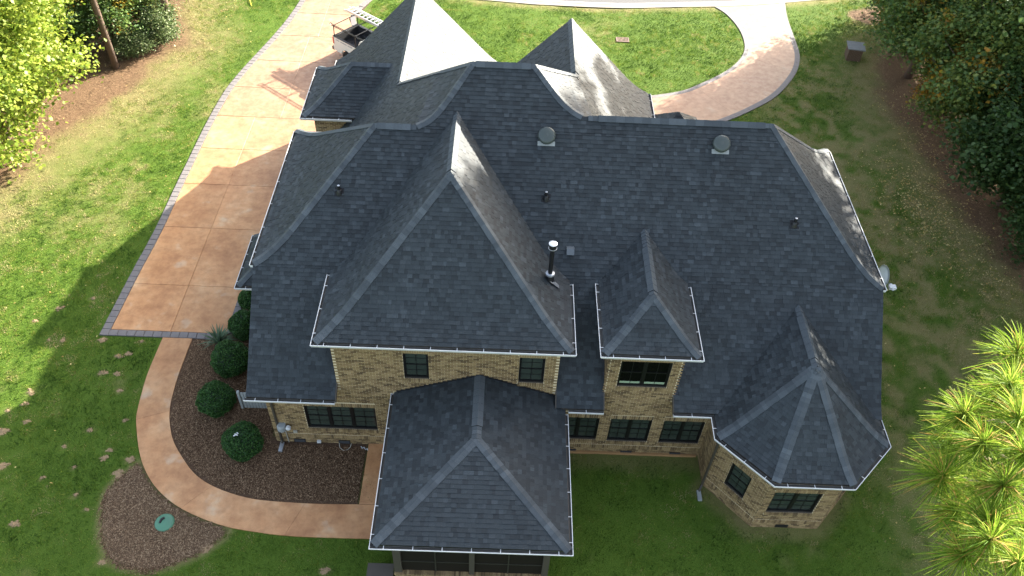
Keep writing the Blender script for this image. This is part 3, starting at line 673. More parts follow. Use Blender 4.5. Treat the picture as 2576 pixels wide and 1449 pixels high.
def under(p):
    if p.y > YB+.2 and p.z < ZB+HB-.92*abs(p.x-XB)-.35 and abs(p.x-XB) < WB-.3: return True
    if p.y > YC+.2 and p.z < ZC+HC-.80*abs(p.x-XC)-.3 and abs(p.x-XC) < WC-.25: return True
    if p.z < ZT-.9*abs(p.x-XT)-.35 and abs(p.x-XT) < 2.6: return True
    return False
R = roof('main_roof')
zs1 = [3.42, 3.66, 4.03, 4.431, ZE2]
MF = []
for x0, x1 in ((XEL, -4.50), (3.0, 4.60), (7.02, XER)):
    MF.append(roof_face(R, [(x0, yM(z), z) for z in zs1], [(x1, yM(z), z) for z in zs1], skip=under))
zs2 = sorted(set([q[1] for q in PL_[:-1]]+[q[1] for q in PR_[:-1]]+[ZL]))
zs2 = [z for z in zs2 if ZE2-1e-6 <= z <= ZL+1e-6]
F2 = roof_face(R, [(XEL+invx(PL_, z), yM(z), z) for z in zs2], [(XER-invx(PR_, z), yM(z), z) for z in zs2], skip=under)
zs3 = [ZL, 9.70, 9.88, ZR]
F3 = roof_face(R, [(hxl(z), yM(z), z) for z in zs3], [(XER-invx(PR_, z), yM(z), z) for z in zs3], skip=under)
zs4 = [ZR, 10.07, 10.25, 10.5, ZH]
F4 = roof_face(R, [(hxl(z), yM(z), z) for z in zs4], [(hxr(z), yM(z), z) for z in zs4], skip=under)
# side slopes and back slopes
YBACK = 11.0
lb = lambda r: YBACK-r*(YBACK-YL)/3.89
rb = lambda r: YBACK+.19-r*(YBACK+.19-YR)/3.98
FL = roof_face(R, [(XEL+r, lb(r), z) for r, z in PL_], [(XEL+r, yM(z), z) for r, z in PL_])
FR = roof_face(R, [(XER-r, yM(z), z) for r, z in PR_], [(XER-r, rb(r), z) for r, z in PR_])
FBL = roof_face(R, [(3, lb(r), z) for r, z in PL_], [(XEL+r, lb(r), z) for r, z in PL_], tabs=False)
FBR = roof_face(R, [(XER-r, rb(r), z) for r, z in PR_], [(2.5, rb(r), z) for r, z in PR_], tabs=False)
hipLf = [(XEL+r, yM(z), z) for r, z in PL_]; hipRf = [(XER-r, yM(z), z) for r, z in PR_]
caps(R, hipLf, FL, F2); caps(R, hipRf, F2, FR)
caps(R, [(XEL+r, lb(r), z) for r, z in PL_], FL, FBL); caps(R, [(XER-r, rb(r), z) for r, z in PR_], FR, FBR)
caps(R, [(-2.15, YL, ZL), (-3.61, YL, ZL)], F2, FBL); caps(R, [(3.75, YR, ZR), (10.17, YR, ZR)], F3, FBR)
vents.append((R, (-2.35, YL, ZL+.04), (-3.50, YL, ZL+.04), F2, FBL)); vents.append((R, (4.1, YR, ZR+.04), (9.9, YR, ZR+.04), F3, FBR))
# high centre part
zsl = [9.59, 9.70, 9.88, 10.15, ZH]
FX, FZ, FY0, FY1 = -3.50, 7.50, 12.9, 21.35
def hbl(z): t = (ZH-z)/(ZH-FZ); return V((-.32+(FX+.32)*t, 8.81+(FY0-8.81)*t, z))
def hnl(z): return (hxl(9.59)-(9.59-z)/.95, 7.25, z)
HL = roof_face(R, [hbl(z) for z in zsl], [(hxl(z), yM(z), z) for z in zsl])
HLn = roof_face(R, [hbl(FZ), hbl(9.59)], [hnl(FZ), (hxl(9.59), yM(9.59), 9.59)])
zsr = [9.72, 9.97, 10.07, 10.25, 10.5, ZH]
def hbr(z): t = (ZH-z)/(ZH-9.72); return V((1.84+1.60*t, 8.81+1.69*t, z))
HR = roof_face(R, [(hxr(z), yM(z), z) for z in zsr], [hbr(z) for z in zsr])
HBK = roof_face(R, [(3.40, FY0, FZ), (1.84, YH, ZH)], [hbl(FZ), (-.32, YH, ZH)], tabs=False); ROOFS[R].poly([(1.84, YH, ZH), (3.44, 10.5, 9.72), (3.40, FY0, FZ)])
caps(R, [(hxl(z), yM(z), z) for z in [9.59, 9.70, 9.88, 10.15, ZH]], HL, F4)
caps(R, [(hxr(z), yM(z), z) for z in [9.97, 10.07, 10.25, 10.5, ZH]], F4, HR)
caps(R, [(-.32, YH, ZH), (1.84, YH, ZH)], F4, HBK); vents.append((R, (-.2, YH, ZH+.04), (1.7, YH, ZH+.04), F4, HBK))
caps(R, [hbl(FZ), hbl(ZH)], HL, HBK); caps(R, [hbr(9.72), hbr(ZH)], HR, HBK)

# ---- west front wing (gable over the garage)
R = roof('wing_roof')
FW_ = 4.33; PF = prof(3.30, FZ, FW_, 1.2, .5, 5)
FwL = roof_face(R, [(FX-(FW_-r), FY1, z) for r, z in PF], [(FX-(FW_-r), FY0, z) for r, z in PF])
FwN = roof_face(R, [(FX-(FW_-r), FY0, z) for r, z in PF], [(hnl(FZ)[0]-(FW_-r), 7.25, z) for r, z in PF], skip=lambda p: p.y < 8)
FwR = roof_face(R, [(FX+(FW_-r), 9.0, z) for r, z in PF], [(FX+(FW_-r), FY1, z) for r, z in PF])
ROOFS[R].poly([(FX-FW_+r, FY1-.02, z-.01) for r, z in PF]+[(FX+FW_-r, FY1-.02, z-.01) for r, z in PF[-2::-1]])
caps(R, [(FX, FY0-.05, FZ), (FX, FY1, FZ)], FwL, FwR); vents.append((R, (FX, FY0+.1, FZ), (FX, FY1-.15, FZ), FwL, FwR))
# ---- small hip over the west bay
R = roof('bay_roof')
GX0, GYc, GW, GZ, GZr = -7.87, 15.37, 1.97, 5.33, 6.86; PG = prof(GZ, GZr, GW, .8, .45, 4)
GF = roof_face(R, [(GX0+r, GYc-GW+r, z) for r, z in PG], [(FX-(FZ-z)/.97+.25, GYc-GW+r, z) for r, z in PG])
GL = roof_face(R, [(GX0+r, GYc+GW-r, z) for r, z in PG], [(GX0+r, GYc-GW+r, z) for r, z in PG])
GB = roof_face(R, [(FX-(FZ-z)/.97+.25, GYc+GW-r, z) for r, z in PG], [(GX0+r, GYc+GW-r, z) for r, z in PG], tabs=False)
caps(R, [(GX0+r, GYc-GW+r, z) for r, z in PG], GL, GF); caps(R, [(GX0+r, GYc+GW-r, z) for r, z in PG], GL, GB)
caps(R, [(GX0+GW, GYc, GZr), (-4.05, GYc, GZr)], GF, GB, width=.17)
# ---- east front gable
R = roof('gable_roof')
PH = prof(6.36, 9.72, 3.66, 1.2, .45, 5)
H2X = 3.44
hoff = lambda z: .62*max(0.0, (z-8.2)/1.52)**1.5
HgN = roof_face(R, [(H2X+3.66-r+hoff(z), 7.62, z) for r, z in PH], [(H2X+3.66-r, 9.6, z) for r, z in PH])
HgR = roof_face(R, [(H2X+3.66-r, 9.6, z) for r, z in PH], [(H2X+3.66-r, 14.72, z) for r, z in PH])
HgL = roof_face(R, [(H2X-3.66+r, 14.72, z) for r, z in PH], [(H2X-3.66+r, 9.0, z) for r, z in PH])
ROOFS[R].poly([(H2X-3.66+r, 14.70, z-.01) for r, z in PH]+[(H2X+3.66-r, 14.70, z-.01) for r, z in PH[-2::-1]])
caps(R, [(H2X, 10.35, 9.72), (H2X, 14.74, 9.72)], HgL, HgR); vents.append((R, (H2X, 10.7, 9.76), (H2X, 14.6, 9.76), HgL, HgR))
# ---- peak of the entry roof beyond the ridge
R = roof('entry_roof'); ex, ey, ez = 8.95, 16.0, 4.62
E1 = roof_face(R, [(ex-1.2, ey-1.2, ez-1.1), (ex, ey, ez)], [(ex+1.2, ey-1.2, ez-1.1), (ex, ey, ez)]); E2 = roof_face(R, [(ex+1.2, ey-1.2, ez-1.1), (ex, ey, ez)], [(ex+1.2, ey+1.2, ez-1.1), (ex, ey, ez)])
E3 = roof_face(R, [(ex-1.2, ey+1.2, ez-1.1), (ex, ey, ez)], [(ex-1.2, ey-1.2, ez-1.1), (ex, ey, ez)])

def hip_block(rn, xc, w, y0, z0, h, back, kick, f, run=None, dfront=None):
    P = prof(z0, z0+h, w, kick, f, 5) if kick else [(0, z0), (w, z0+h)]
    df = (dfront or w)/w
    Fr = roof_face(rn, [(xc-w+r, y0+r*df, z) for r, z in P], [(xc+w-r, y0+r*df, z) for r, z in P])
    Lf = roof_face(rn, [(xc-w+r, back(z), z) for r, z in P], [(xc-w+r, y0+r*df, z) for r, z in P])
    Rt = roof_face(rn, [(xc+w-r, y0+r*df, z) for r, z in P], [(xc+w-r, back(z), z) for r, z in P])
    caps(rn, [(xc-w+r, y0+r*df, z) for r, z in P], Lf, Fr); caps(rn, [(xc+w-r, y0+r*df, z) for r, z in P], Fr, Rt)
    return Fr, Lf, Rt, P
R = roof('cross_hip_roof')
Bf, Bl, Br, PB = hip_block(R, XB, WB, YB, ZB, HB, lambda z: yM(z)+.25, 1.15, .5)
yr0, yr1 = YB+WB, yM(ZB+HB); caps(R, [(XB, yr0, ZB+HB), (XB, yr1+.05, ZB+HB)], Bl, Br); vents.append((R, (XB, yr0+.12, ZB+HB+.04), (XB, yr1-.7, ZB+HB+.04), Bl, Br))
R = roof('dormer_roof')
Cf, Cl, Cr, PC = hip_block(R, XC, WC, YC, ZC, HC, lambda z: yM(z)+.25, .6, .55)
yr0, yr1 = YC+WC, yM(ZC+HC); caps(R, [(XC, yr0, ZC+HC), (XC, yr1+.05, ZC+HC)], Cl, Cr); vents.append((R, (XC, yr0+.15, ZC+HC+.04), (XC, yr1-.9, ZC+HC+.04), Cl, Cr))
R = roof('porch_roof')
XE, WE, YE, ZE, HE = .371, 2.92, -5.15, 3.27, 1.12
Ef, El, Er, PE = hip_block(R, XE, WE, YE, ZE, HE, lambda z: .46, 0, 1, dfront=3.08)
caps(R, [(XE, YE+3.08, ZE+HE), (XE, .44, ZE+HE)], El, Er); vents.append((R, (XE, YE+3.55, ZE+HE+.045), (XE, .43, ZE+HE+.045), El, Er))
# ---- turret
R = roof('turret_roof')
TC = [(8.27, -1.03), (9.95, -2.76), (12.57, -2.77), (14.22, -1.10)]
tc = V((11.25, -.2))
TI = [(p[0]+(tc.x-p[0])*.045, p[1]+(tc.y-p[1])*.055) for p in TC]
PT = [(r/2.9, z) for r, z in prof(3.36, ZT, 2.9, .8, .55, 4)]
def thip(k, t): return (TI[k][0]+(XT-TI[k][0])*t, TI[k][1]+(YT-TI[k][1])*t)
Tf = [roof_face(R, [(*thip(k, t), z) for t, z in PT], [(*thip(k+1, t), z) for t, z in PT]) for k in range(3)]
Tl = roof_face(R, [(thip(0, t)[0], yM(z)+.3, z) for t, z in PT], [(*thip(0, t), z) for t, z in PT])
Tr = roof_face(R, [(*thip(3, t), z) for t, z in PT], [(thip(3, t)[0], yM(z)+.3, z) for t, z in PT])
for k in range(4): caps(R, [(*thip(k, t), z) for t, z in PT], ([Tl]+Tf)[k], (Tf+[Tr])[k], expo=.16)
yr1 = yM(ZT); caps(R, [(XT, YT, ZT), (XT, yr1+.05, ZT)], Tl, Tr); vents.append((R, (XT, YT+.35, ZT+.04), (XT, yr1-.5, ZT+.04), Tl, Tr))
# ---- low roof over the west door
R = roof('door_roof')
SX, SY0, SY1, SZ = -9.08, 5.18, 8.0, 3.24
Sl = roof_face(R, [(SX, SY1, SZ), (-7.1, SY1-1.0, SZ+1.5)], [(SX, SY0, SZ), (-7.1, SY0+1.98, SZ+1.5)])
Sf = roof_face(R, [(SX, SY0, SZ), (-7.1, SY0+1.98, SZ+1.5)], [(-7.1, SY0, SZ), (-7.1, SY0+1.98, SZ+1.5)])
Sb = roof_face(R, [(-7.1, SY1, SZ), (-7.1, SY1-1, SZ+1.5)], [(SX, SY1, SZ), (-7.1, SY1-1, SZ+1.5)], tabs=False)
caps(R, [(SX, SY0, SZ), (-7.1, SY0+1.98, SZ+1.5)], Sl, Sf); caps(R, [(SX, SY1, SZ), (-7.1, SY1-1, SZ+1.5)], Sl, Sb)

ROBJ = {n: mb.build(n, MAT['deck'], HOUSE) for n, mb in ROOFS.items()}
for F, tabs, skip in FACES:
    if tabs: lay_shingles(F, skip, ROBJ[F.rn])
for c in CAPS: lay_caps(*c, ROBJ[c[0]])
def lay_vent(rn, a, b, fa, fb):
    """raised shingle-over ridge vent: dark baffle edge, capped on top"""
    a, b = V(a), V(b); zr = fa.L[-1].z; a.z = b.z = zr; t = (b-a).normalized(); ws = []
    for F in (fa, fb):
        n = normal_at(F, zr); w = n.cross(t).normalized()
        if w.dot(F.c-a) < 0: w = -w
        ws.append((n, w))
    (n1, w1), (n2, w2) = ws; up = V((0, 0, 1)); wd = .165; mb = MB()
    sec = lambda p: [p+w1*wd-n1*.005, p+w1*wd+n1*.042, p+up*.058, p+w2*wd+n2*.042, p+w2*wd-n2*.005]
    A, B_ = sec(a), sec(b)
    for k in range(4): mb.poly([A[k], A[k+1], B_[k+1], B_[k]])
    mb.poly(A); mb.poly(B_[::-1]); mb.build('ridge_vent', MAT['butt'], ROBJ[rn])
    L = (b-a).length; m = max(1, round(L/.30))
    for i in range(m):
        p0, p1 = a+t*(L*i/m), a+t*min(L, L*(i+1)/m+.02); lo = [p0+w1*(wd+.008)+n1*.052, p0+up*.070, p0+w2*(wd+.008)+n2*.052]; hi = [p1+w1*(wd+.008)+n1*.046, p1+up*.063, p1+w2*(wd+.008)+n2*.046]; lb = [q-up*.012 for q in lo]; hb = [hi[0]-n1*.01, hi[2]-n2*.01]
        piece('ridge_cap', ROBJ[rn], lo+hi+lb+hb, [(0, 1, 4, 3), (1, 2, 5, 4), (6, 7, 1, 0), (7, 8, 2, 1), (6, 0, 3, 9), (8, 10, 5, 2)], [0, 0, 1, 1, 0, 0])
for c in vents: lay_vent(*c)
# rake boards where the big slope ends over the side walls
for x in (XEL+.01, XER-.05):
    mb = MB()
    for a, b in zip(zs1[:-1], zs1[1:]): mb.obox(V((x, yM(a), a-.16)), V((.04, 0, 0)), V((0, yM(b)-yM(a), b-a)), V((0, 0, .15)))
    mb.build('rake_board', MAT['fascia'], HOUSE)
for x in (-4.50, 3.0-.04, 4.60, 7.02-.04):
    mb = MB()
    for a, b in zip(zs1[:-2], zs1[1:-1]): mb.obox(V((x, yM(a), a-.16)), V((.04, 0, 0)), V((0, yM(b)-yM(a), b-a)), V((0, 0, .155)))
    mb.build('rake_board', MAT['fascia'], HOUSE)

# ---- gutters
gz = 3.36
gutter([(-7.56, -.22, gz), (-4.50, -.22, gz)], 1, .7)
gutter([(3.42, -.22, gz), (4.62, -.22, gz)], 1, .7)
gutter([(7.0, -.22, gz), (8.27, -.22, gz), *[(x, y, gz-.06) for x, y in TC], (14.22, .3, gz-.06)], 1, .8)
gutter([(-2.675, .40, 3.23), (-2.675, -5.28, 3.23), (3.42, -5.28, 3.23), (3.42, -.2, 3.23)], 1, .82)
gutter([(XB-WB-.13, 3.1, ZB-.03), (XB-WB-.13, YB-.13, ZB-.03), (XB+WB+.13, YB-.13, ZB-.03), (XB+WB+.13, 3.1, ZB-.03)], 1, .8)
gutter([(XC-WC-.13, 3.15, ZC-.03), (XC-WC-.13, YC-.13, ZC-.03), (XC+WC+.13, YC-.13, ZC-.03), (XC+WC+.13, 3.15, ZC-.03)], 1, .75)
gutter([(XEL-.13, 10.95, ZE2-.03), (XEL-.13, 3.30, ZE2-.03)], 1, 1.1)
gutter([(XER+.13, 3.30, ZE2-.03), (XER+.13, 11.1, ZE2-.03)], 1, 1.0)
gutter([(GX0-.13, GYc+GW, GZ-.03), (GX0-.13, GYc-GW-.13, GZ-.03), (-5.75, GYc-GW-.13, GZ-.03)], 1, 1.1)
gutter([(FX-FW_-.13, FY1, 3.27), (FX-FW_-.13, 17.0, 3.27)], 1, 1.0)
gutter([(H2X+3.80, 10.5, 6.33), (H2X+3.80, 14.75, 6.33)], 1, 1.0)
gutter([(SX-.13, 8.05, 3.2), (SX-.13, 5.05, 3.2), (-7.5, 5.05, 3.2)], 1, .75)

# ---- solid core behind the brick skins, and soffits
def plain_brick():
    m, nt, B, N, L = mat('plain_brick_courses')
    g = N.new('ShaderNodeNewGeometry'); b = N.new('ShaderNodeTexBrick'); b.inputs['Color1'].default_value = (.28, .19, .09, 1); b.inputs['Color2'].default_value = (.16, .10, .05, 1); b.inputs['Mortar'].default_value = (.42, .34, .22, 1)
    b.inputs['Scale'].default_value = 1; b.inputs['Brick Width'].default_value = .21; b.inputs['Row Height'].default_value = .0755; b.inputs['Mortar Size'].default_value = .006
    sp = N.new('ShaderNodeSeparateXYZ'); L.new(g.outputs['Position'], sp.inputs[0]); ad = N.new('ShaderNodeMath'); L.new(sp.outputs[0], ad.inputs[0]); L.new(sp.outputs[1], ad.inputs[1])
    cb = N.new('ShaderNodeCombineXYZ'); L.new(ad.outputs[0], cb.inputs[0]); L.new(sp.outputs[2], cb.inputs[1]); L.new(cb.outputs[0], b.inputs['Vector']); L.new(b.outputs[0], B.inputs['Base Color']); B.inputs['Roughness'].default_value = .9
    return m
MAT['plainbrick'] = plain_brick()
mb = MB()
mb.box((-7.08, .70, -.2), (13.85, 10.5, 3.25)); mb.box((-7.08, 3.75, 3.25), (13.85, 10.55, 6.25)); mb.box((-4.42, .70, 3.25), (2.90, 4.2, 6.05)); mb.box((4.68, .70, 3.25), (6.94, 4.2, 6.1))
mb.box((-7.45, 10.55, -.2), (.6, 21.0, 3.2)); mb.box((-7.42, 13.86, -.2), (-4.6, 16.9, 5.2)); mb.box((.4, 10.55, 3.2), (6.75, 14.3, 6.25)); mb.box((.4, 10.55, -.2), (8.4, 16.4, 3.2))
mb.build('wall', MAT['plainbrick'], HOUSE)
for a_, b_ in [((-7.5, -.06, 3.28), (-4.52, .40, 3.34)), ((3.0, -.06, 3.28), (4.6, .40, 3.34)), ((7.04, -.06, 3.28), (8.4, .40, 3.34)),
        ((XB-WB, YB+.02, ZB-.12), (XB+WB, .40, ZB-.03)), ((XB-WB, .4, ZB-.12), (-4.5, 3.1, ZB-.03)), ((2.98, .4, ZB-.12), (XB+WB, 3.1, ZB-.03)),
        ((XC-WC, YC+.02, ZC-.12), (XC+WC, .40, ZC-.03)), ((XC-WC, .4, ZC-.12), (4.6, 3.1, ZC-.03)), ((7.02, .4, ZC-.12), (XC+WC, 3.1, ZC-.03)),
        ((XEL, 3.4, ZE2-.14), (-7.08, 11, ZE2-.03)), ((13.85, 3.4, ZE2-.14), (XER, 11, ZE2-.03)), ((GX0, GYc-GW, GZ-.14), (-5.4, GYc+GW, GZ-.03)), ((6.75, 10.55, 6.2), (7.1, 14.7, 6.33)), ((FX-FW_, 11, 3.17), (FX+FW_, FY1-.1, 3.27)), ((SX, SY0, 3.1), (-7.08, SY1, 3.21))]:
    mb = MB(); mb.box(a_, b_); mb.build('soffit', MAT['fascia'], HOUSE)
mb = MB(); mb.poly([(p[0], p[1], 3.27) for p in reversed(TI)]+[(8.4, .5, 3.27), (14.1, .5, 3.27)]); mb.build('soffit', MAT['fascia'], HOUSE)

# ---- brick skins with openings
CH = .0755
def brick_skin(name, A, B_, z0, ztop, openings=(), skip=None, bmk=None, reveal=.10, trim=True):
    A, B_ = V((*A, 0)), V((*B_, 0)); e = (B_-A).normalized(); L = (B_-A).length; n = V((e.y, -e.x, 0)); zt = ztop if callable(ztop) else (lambda u: ztop)
    back = MB(); us = sorted(set([0, L]+[o[0] for o in openings]+[o[1] for o in openings]+([q for q in getattr(zt, 'cuts', [])])))
    P = lambda u, z, d=0.0: A+e*u+n*d+V((0, 0, z))
    for ua, ub in zip(us[:-1], us[1:]):
        um = (ua+ub)/2; segs = [(z0, zt(um))]
        for o in openings:
            if o[0] < um < o[1]:
                new = []
                for a, b in segs:
                    if o[2] > a: new.append((a, min(b, o[2])))
                    if o[3] < b: new.append((max(a, o[3]), b))
                segs = new
        for a, b in segs:
            if b-a > .002: back.poly([P(ua, a), P(ub, a), P(ub, b), P(ua, b)])
    for u0, u1, a, b in [o[:4] for o in openings]:
        for q in ([P(u0, a), P(u0, b), P(u0, b, -reveal), P(u0, a, -reveal)], [P(u1, b), P(u1, a), P(u1, a, -reveal), P(u1, b, -reveal)], [P(u1, a), P(u0, a), P(u0, a, -reveal), P(u1, a, -reveal)], [P(u0, b), P(u1, b), P(u1, b, -reveal), P(u0, b, -reveal)]): back.poly(q, 1)
    w = back.build(name, [MAT['mortar'], MAT['fascia']], HOUSE)
    def brick(u0, u1, a, b, d=.012, mk=None):
        if skip is not None and skip(P((u0+u1)/2, (a+b)/2)): return
        d += random.uniform(-.0025, .0025); vs = [P(u0, a, d), P(u1, a, d), P(u1, b, d), P(u0, b, d), P(u0, a, -.01), P(u1, a, -.01), P(u1, b, -.01), P(u0, b, -.01)]
        piece('brick', w, vs, [(0, 1, 2, 3), (4, 5, 1, 0), (5, 6, 2, 1), (6, 7, 3, 2), (7, 4, 0, 3)], [0]*5, mk or bmk)
    zones = []
    for o in openings:
        u0, u1, a, b = o[:4]
        if trim:
            zones += [(u0-.02, u1+.02, a-.16, a), (u0-.02, u1+.02, b, b+.205), (u0, u1, a, b)]
            k = int((u1-u0+.04)/.079); st = (u1-u0+.04)/k
            for i in range(k):
                uu = u0-.02+i*st; brick(uu+.006, uu+st-.006, a-.15, a-.006, .045)
                if b+.2 < zt(uu+.03): brick(uu+.006, uu+st-.006, b+.006, b+.195, .016)
        else: zones.append((u0, u1, a, b))
    if z0 < .1 and trim:                                           # soldier band of the water table
        zones.append((-1, L+1, .31, .50)); k = int(L/.079); st = L/k
        for i in range(k):
            uu = i*st; brick(uu+.006, uu+st-.006, .315, .495, .028)
    j = 0; z = z0+.005
    while True:
        top = z+CH-.013
        if top > max(zt(u) for u in (us if len(us) > 2 else [L/2])+[L*.25, L*.5, L*.75]): break
        u = -(.105 if j % 2 else 0.0); proud = .026 if z < .31 and z0 < .1 and trim else .012
        while u < L:
            w_ = .21; a, b = max(0, u+.006), min(L, u+w_-.006); u += w_
            if b-a < .02: continue
            zm = (z+top)/2; parts = [(a, b)]
            for (o0, o1, oa, ob) in zones:
                if oa-.03 < zm < ob+.03:
                    new = []
                    for p, q in parts:
                        if q <= o0 or p >= o1: new.append((p, q)); continue
                        if p < o0: new.append((p, o0-.006))
                        if q > o1: new.append((o1+.006, q))
                    parts = new
            for p, q in parts:
                if q-p > .025 and top <= zt((p+q)/2)+.01: brick(p, q, z, top, proud)
        z += CH; j += 1
    return w, P, e, n
def window(P, e, n, u0, u1, z0, z1, sashes=1, cols=2, rows=4, dark=False, depth=.075):
    """black framed window in an opening; glass lights are separate panes"""
    fb = MB(); d0, d1 = -depth-.04, -depth+.02
    bar = lambda ua, ub, za, zb, da=d0, db=d1: fb.obox(P(ua, za, da), e*(ub-ua), n*(db-da), V((0, 0, zb-za)))
    bar(u0, u0+.05, z0, z1); bar(u1-.05, u1, z0, z1); bar(u0+.05, u1-.05, z0, z0+.06); bar(u0+.05, u1-.05, z1-.05, z1)
    W = (u1-u0-.10); sw = W/sashes; cells = []
    for s in range(sashes):
        a = u0+.05+s*sw; b = a+sw
        if s: bar(a-.045, a+.045, z0+.06, z1-.05, d0+.003, d1-.003); a += .045
        if s < sashes-1: b -= .045
        a += .028; b -= .028; bar(a-.026, a, z0+.06, z1-.05, d0+.006, d1-.018); bar(b, b+.026, z0+.06, z1-.05, d0+.006, d1-.018)
        zz0, zz1 = z0+.075, z1-.065; zm = (zz0+zz1)/2
        bar(a, b, zm-.025, zm+.025, d0+.008, d1-.016)
        for c in range(cols):
            ca, cb = a+(b-a)*c/cols, a+(b-a)*(c+1)/cols
            if c: bar(ca-.013, ca+.013, zz0, zz1, d0+.010, d1-.030)
            for r in range(rows):
                lo, hi = (zz0, zm-.025) if r < rows//2 else (zm+.025, zz1); h = (hi-lo)/(rows//2); q = r % (rows//2)
                if q: bar(ca+.01, cb-.01, lo+q*h-.012, lo+q*h+.012, d0+.012, d1-.032)
                cells.append((ca, cb, lo+q*h, lo+(q+1)*h, r))
    w = fb.build('window', MAT['frame'], HOUSE)
    for ca, cb, za, zb, r in cells:
        m = MB(); tilt = random.uniform(-.004, .004)
        m.poly([P(ca, za, -depth-.020+tilt), P(cb, za, -depth-.020), P(cb, zb, -depth-.020-tilt), P(ca, zb, -depth-.020)])
        m.build('pane', MAT['glassdark'] if dark else MAT['glass'], w)
    return w
YW = .415
def ztop_front(u):
    x = u-7.11
    return 6.10 if -4.48 <= x <= 2.97 else 6.14 if 4.62 <= x <= 7.0 else 3.36
ztop_front.cuts = [7.11-4.48, 7.11+2.97, 7.11+4.62, 7.11+7.0]
ox = 7.11
FW = [(-5.82+ox, -3.30+ox, .93, 2.30), (-2.16+ox, -1.33+ox, 4.11, 5.44), (1.66+ox, 2.51+ox, 4.10, 5.44), (4.99+ox, 6.68+ox, 4.10, 5.46), (5.06+ox, 6.54+ox, .78, 2.18), (6.96+ox, 8.43+ox, .78, 2.18), (3.20+ox, 4.66+ox, .82, 2.19)]
def hid_front(p):
    if -2.6 < p.x < 3.4 and p.z < 4.35-.36*abs(p.x-XE): return True
    return False
w0, P0, e0, n0 = brick_skin('front_wall', (-7.11, YW), (8.60, YW), 0.0, ztop_front, FW, hid_front)
for k, (a, b, c, d) in enumerate(FW):
    if k == 3:
        window(P0, e0, n0, a, b, c, d, 2, 2, 2, dark=True)
        for q in (0, 1):
            for h in (0, 1):
                m = MB(); s = a+.09+q*(b-a)/2+h*.37-(.02 if q else 0); m.obox(P0(s, c+.08, -.090), e0*.345, n0*.006, V((0, 0, .10))); m.build('sill_board', MAT['blind'], HOUSE)
    else: window(P0, e0, n0, a, b, c, d, [3, 1, 1, 2, 2, 2, 2][k])
# dormer cheek, house corner return, turret skins, bay skins
brick_skin('cheek_wall', (4.62, 2.9), (4.62, YW), 3.38, 6.14, skip=lambda p: p.z < 3.3+.876*p.y, trim=False)
brick_skin('side_wall', (-7.11, 4.0), (-7.11, YW), 0.0, 3.36)
brick_skin('bay_wall', (-7.50, 13.80), (-4.9, 13.80), 2.4, 5.22, trim=False)
brick_skin('bay_side_wall', (-7.50, 16.9), (-7.50, 13.80), 2.4, 5.22, trim=False)
TW = [(8.60, YW), (8.60, -.80), (10.05, -2.40), (12.40, -2.40), (13.85, -.85), (13.85, 3.0)]
TO = {1: (.70, 1.51, 1.00, 2.36, 1), 2: (.26, 1.86, 1.04, 2.36, 2), 3: (.62, 1.45, 1.00, 2.36, 1)}
for k in range(5):
    A, B_ = TW[k], TW[k+1]; op = [TO[k][:4]] if k in TO else []
    w_, P_, e_, n_ = brick_skin('turret_wall', A, B_, 0.0, 3.28, op)
    if k in TO: window(P_, e_, n_, *TO[k][:4], TO[k][4])
    if k == 2:
        m = MB(); m.obox(P_(.84, .05, .012), e_*.45, n_*.03, V((0, 0, .17))); v_ = m.build('foundation_vent', MAT['black'], HOUSE)
mb = MB(); ins = [(8.75, .6), (8.75, -.72), (10.12, -2.2), (12.3, -2.2), (13.7, -.75), (13.7, .6)]
for k in range(5): mb.poly([(*ins[k], 0), (*ins[k+1], 0), (*ins[k+1], 3.26), (*ins[k], 3.26)])
mb.build('wall', MAT['plainbrick'], HOUSE)
# foundation vents on the garden wall, below the windows
for x0, x1, b in ((-6.45, -6.03, .02), (-4.81, -4.39, .02), (5.66, 6.08, .0), (7.5, 7.9, .0), (3.6, 4.0, .0)):
    mb = MB(); mb.box((x0, YW-.055, b), (x1, YW-.02, b+.19))
    for k in range(5): mb.obox(V((x0+.02, YW-.062, b+.025+k*.032)), V((x1-x0-.04, 0, 0)), V((0, .012, .012)), V((0, 0, .004)))
    mb.build('foundation_vent', MAT['black'], HOUSE)
# exposed clay-stained footing on the right
mb = MB(); mb.box((3.3, YW-.10, -.05), (8.50, YW-.03, .10)); mb.build('footing', simple('clay_stained_footing', (.30, .17, .07), .9, var=.3, vs=3), HOUSE)
# ---- step flashing where the porch roof meets the wall
for s in (-1, 1):
    k = 0
    while k*.16 < 2.75:
        x = XE+s*(k*.16+.05); z = ZE+HE-(HE/WE)*(k*.16); mb = MB(); mb.box((x-.085, YW-.022-.001*(k % 2), z-.03), (x+.085, YW-.014, z+.075)); mb.build('step_flashing', MAT['black'], HOUSE); k += 1
# ---- porch: brick knee wall, posts, screens, floor
mb = MB(); mb.box((-2.0, -4.8, -.1), (2.75, .4, .12)); mb.build('porch_floor', MAT['concrete'], HOUSE)
brick_skin('knee_wall', (-2.08, -4.93), (2.80, -4.93), 0.0, .86, trim=False); brick_skin('knee_wall', (-2.08, .4), (-2.08, -4.93), 0.0, .86, trim=False)
mb = MB()
for i in range(62): mb.obox(V((-2.10+i*.079+.005, -4.985, .862)), V((.069, 0, 0)), V((0, .24, 0)), V((0, 0, .065)))
o = mb.build('wall_cap_bricks', MAT['brick'], HOUSE, kind='stuff')
for x0, x1 in ((-2.08, -1.84), (.29, .46), (2.60, 2.80)):
    mb = MB(); mb.box((x0, -4.92, .92), (x1, -4.72, 3.15)); mb.build('porch_post', MAT['fascia'], HOUSE)
for y in (-2.4, .1):
    for x in (-2.08, 2.62):
        mb = MB(); mb.box((x, y, .92), (x+.18, y+.18, 3.15)); mb.build('porch_post', MAT['fascia'], HOUSE)
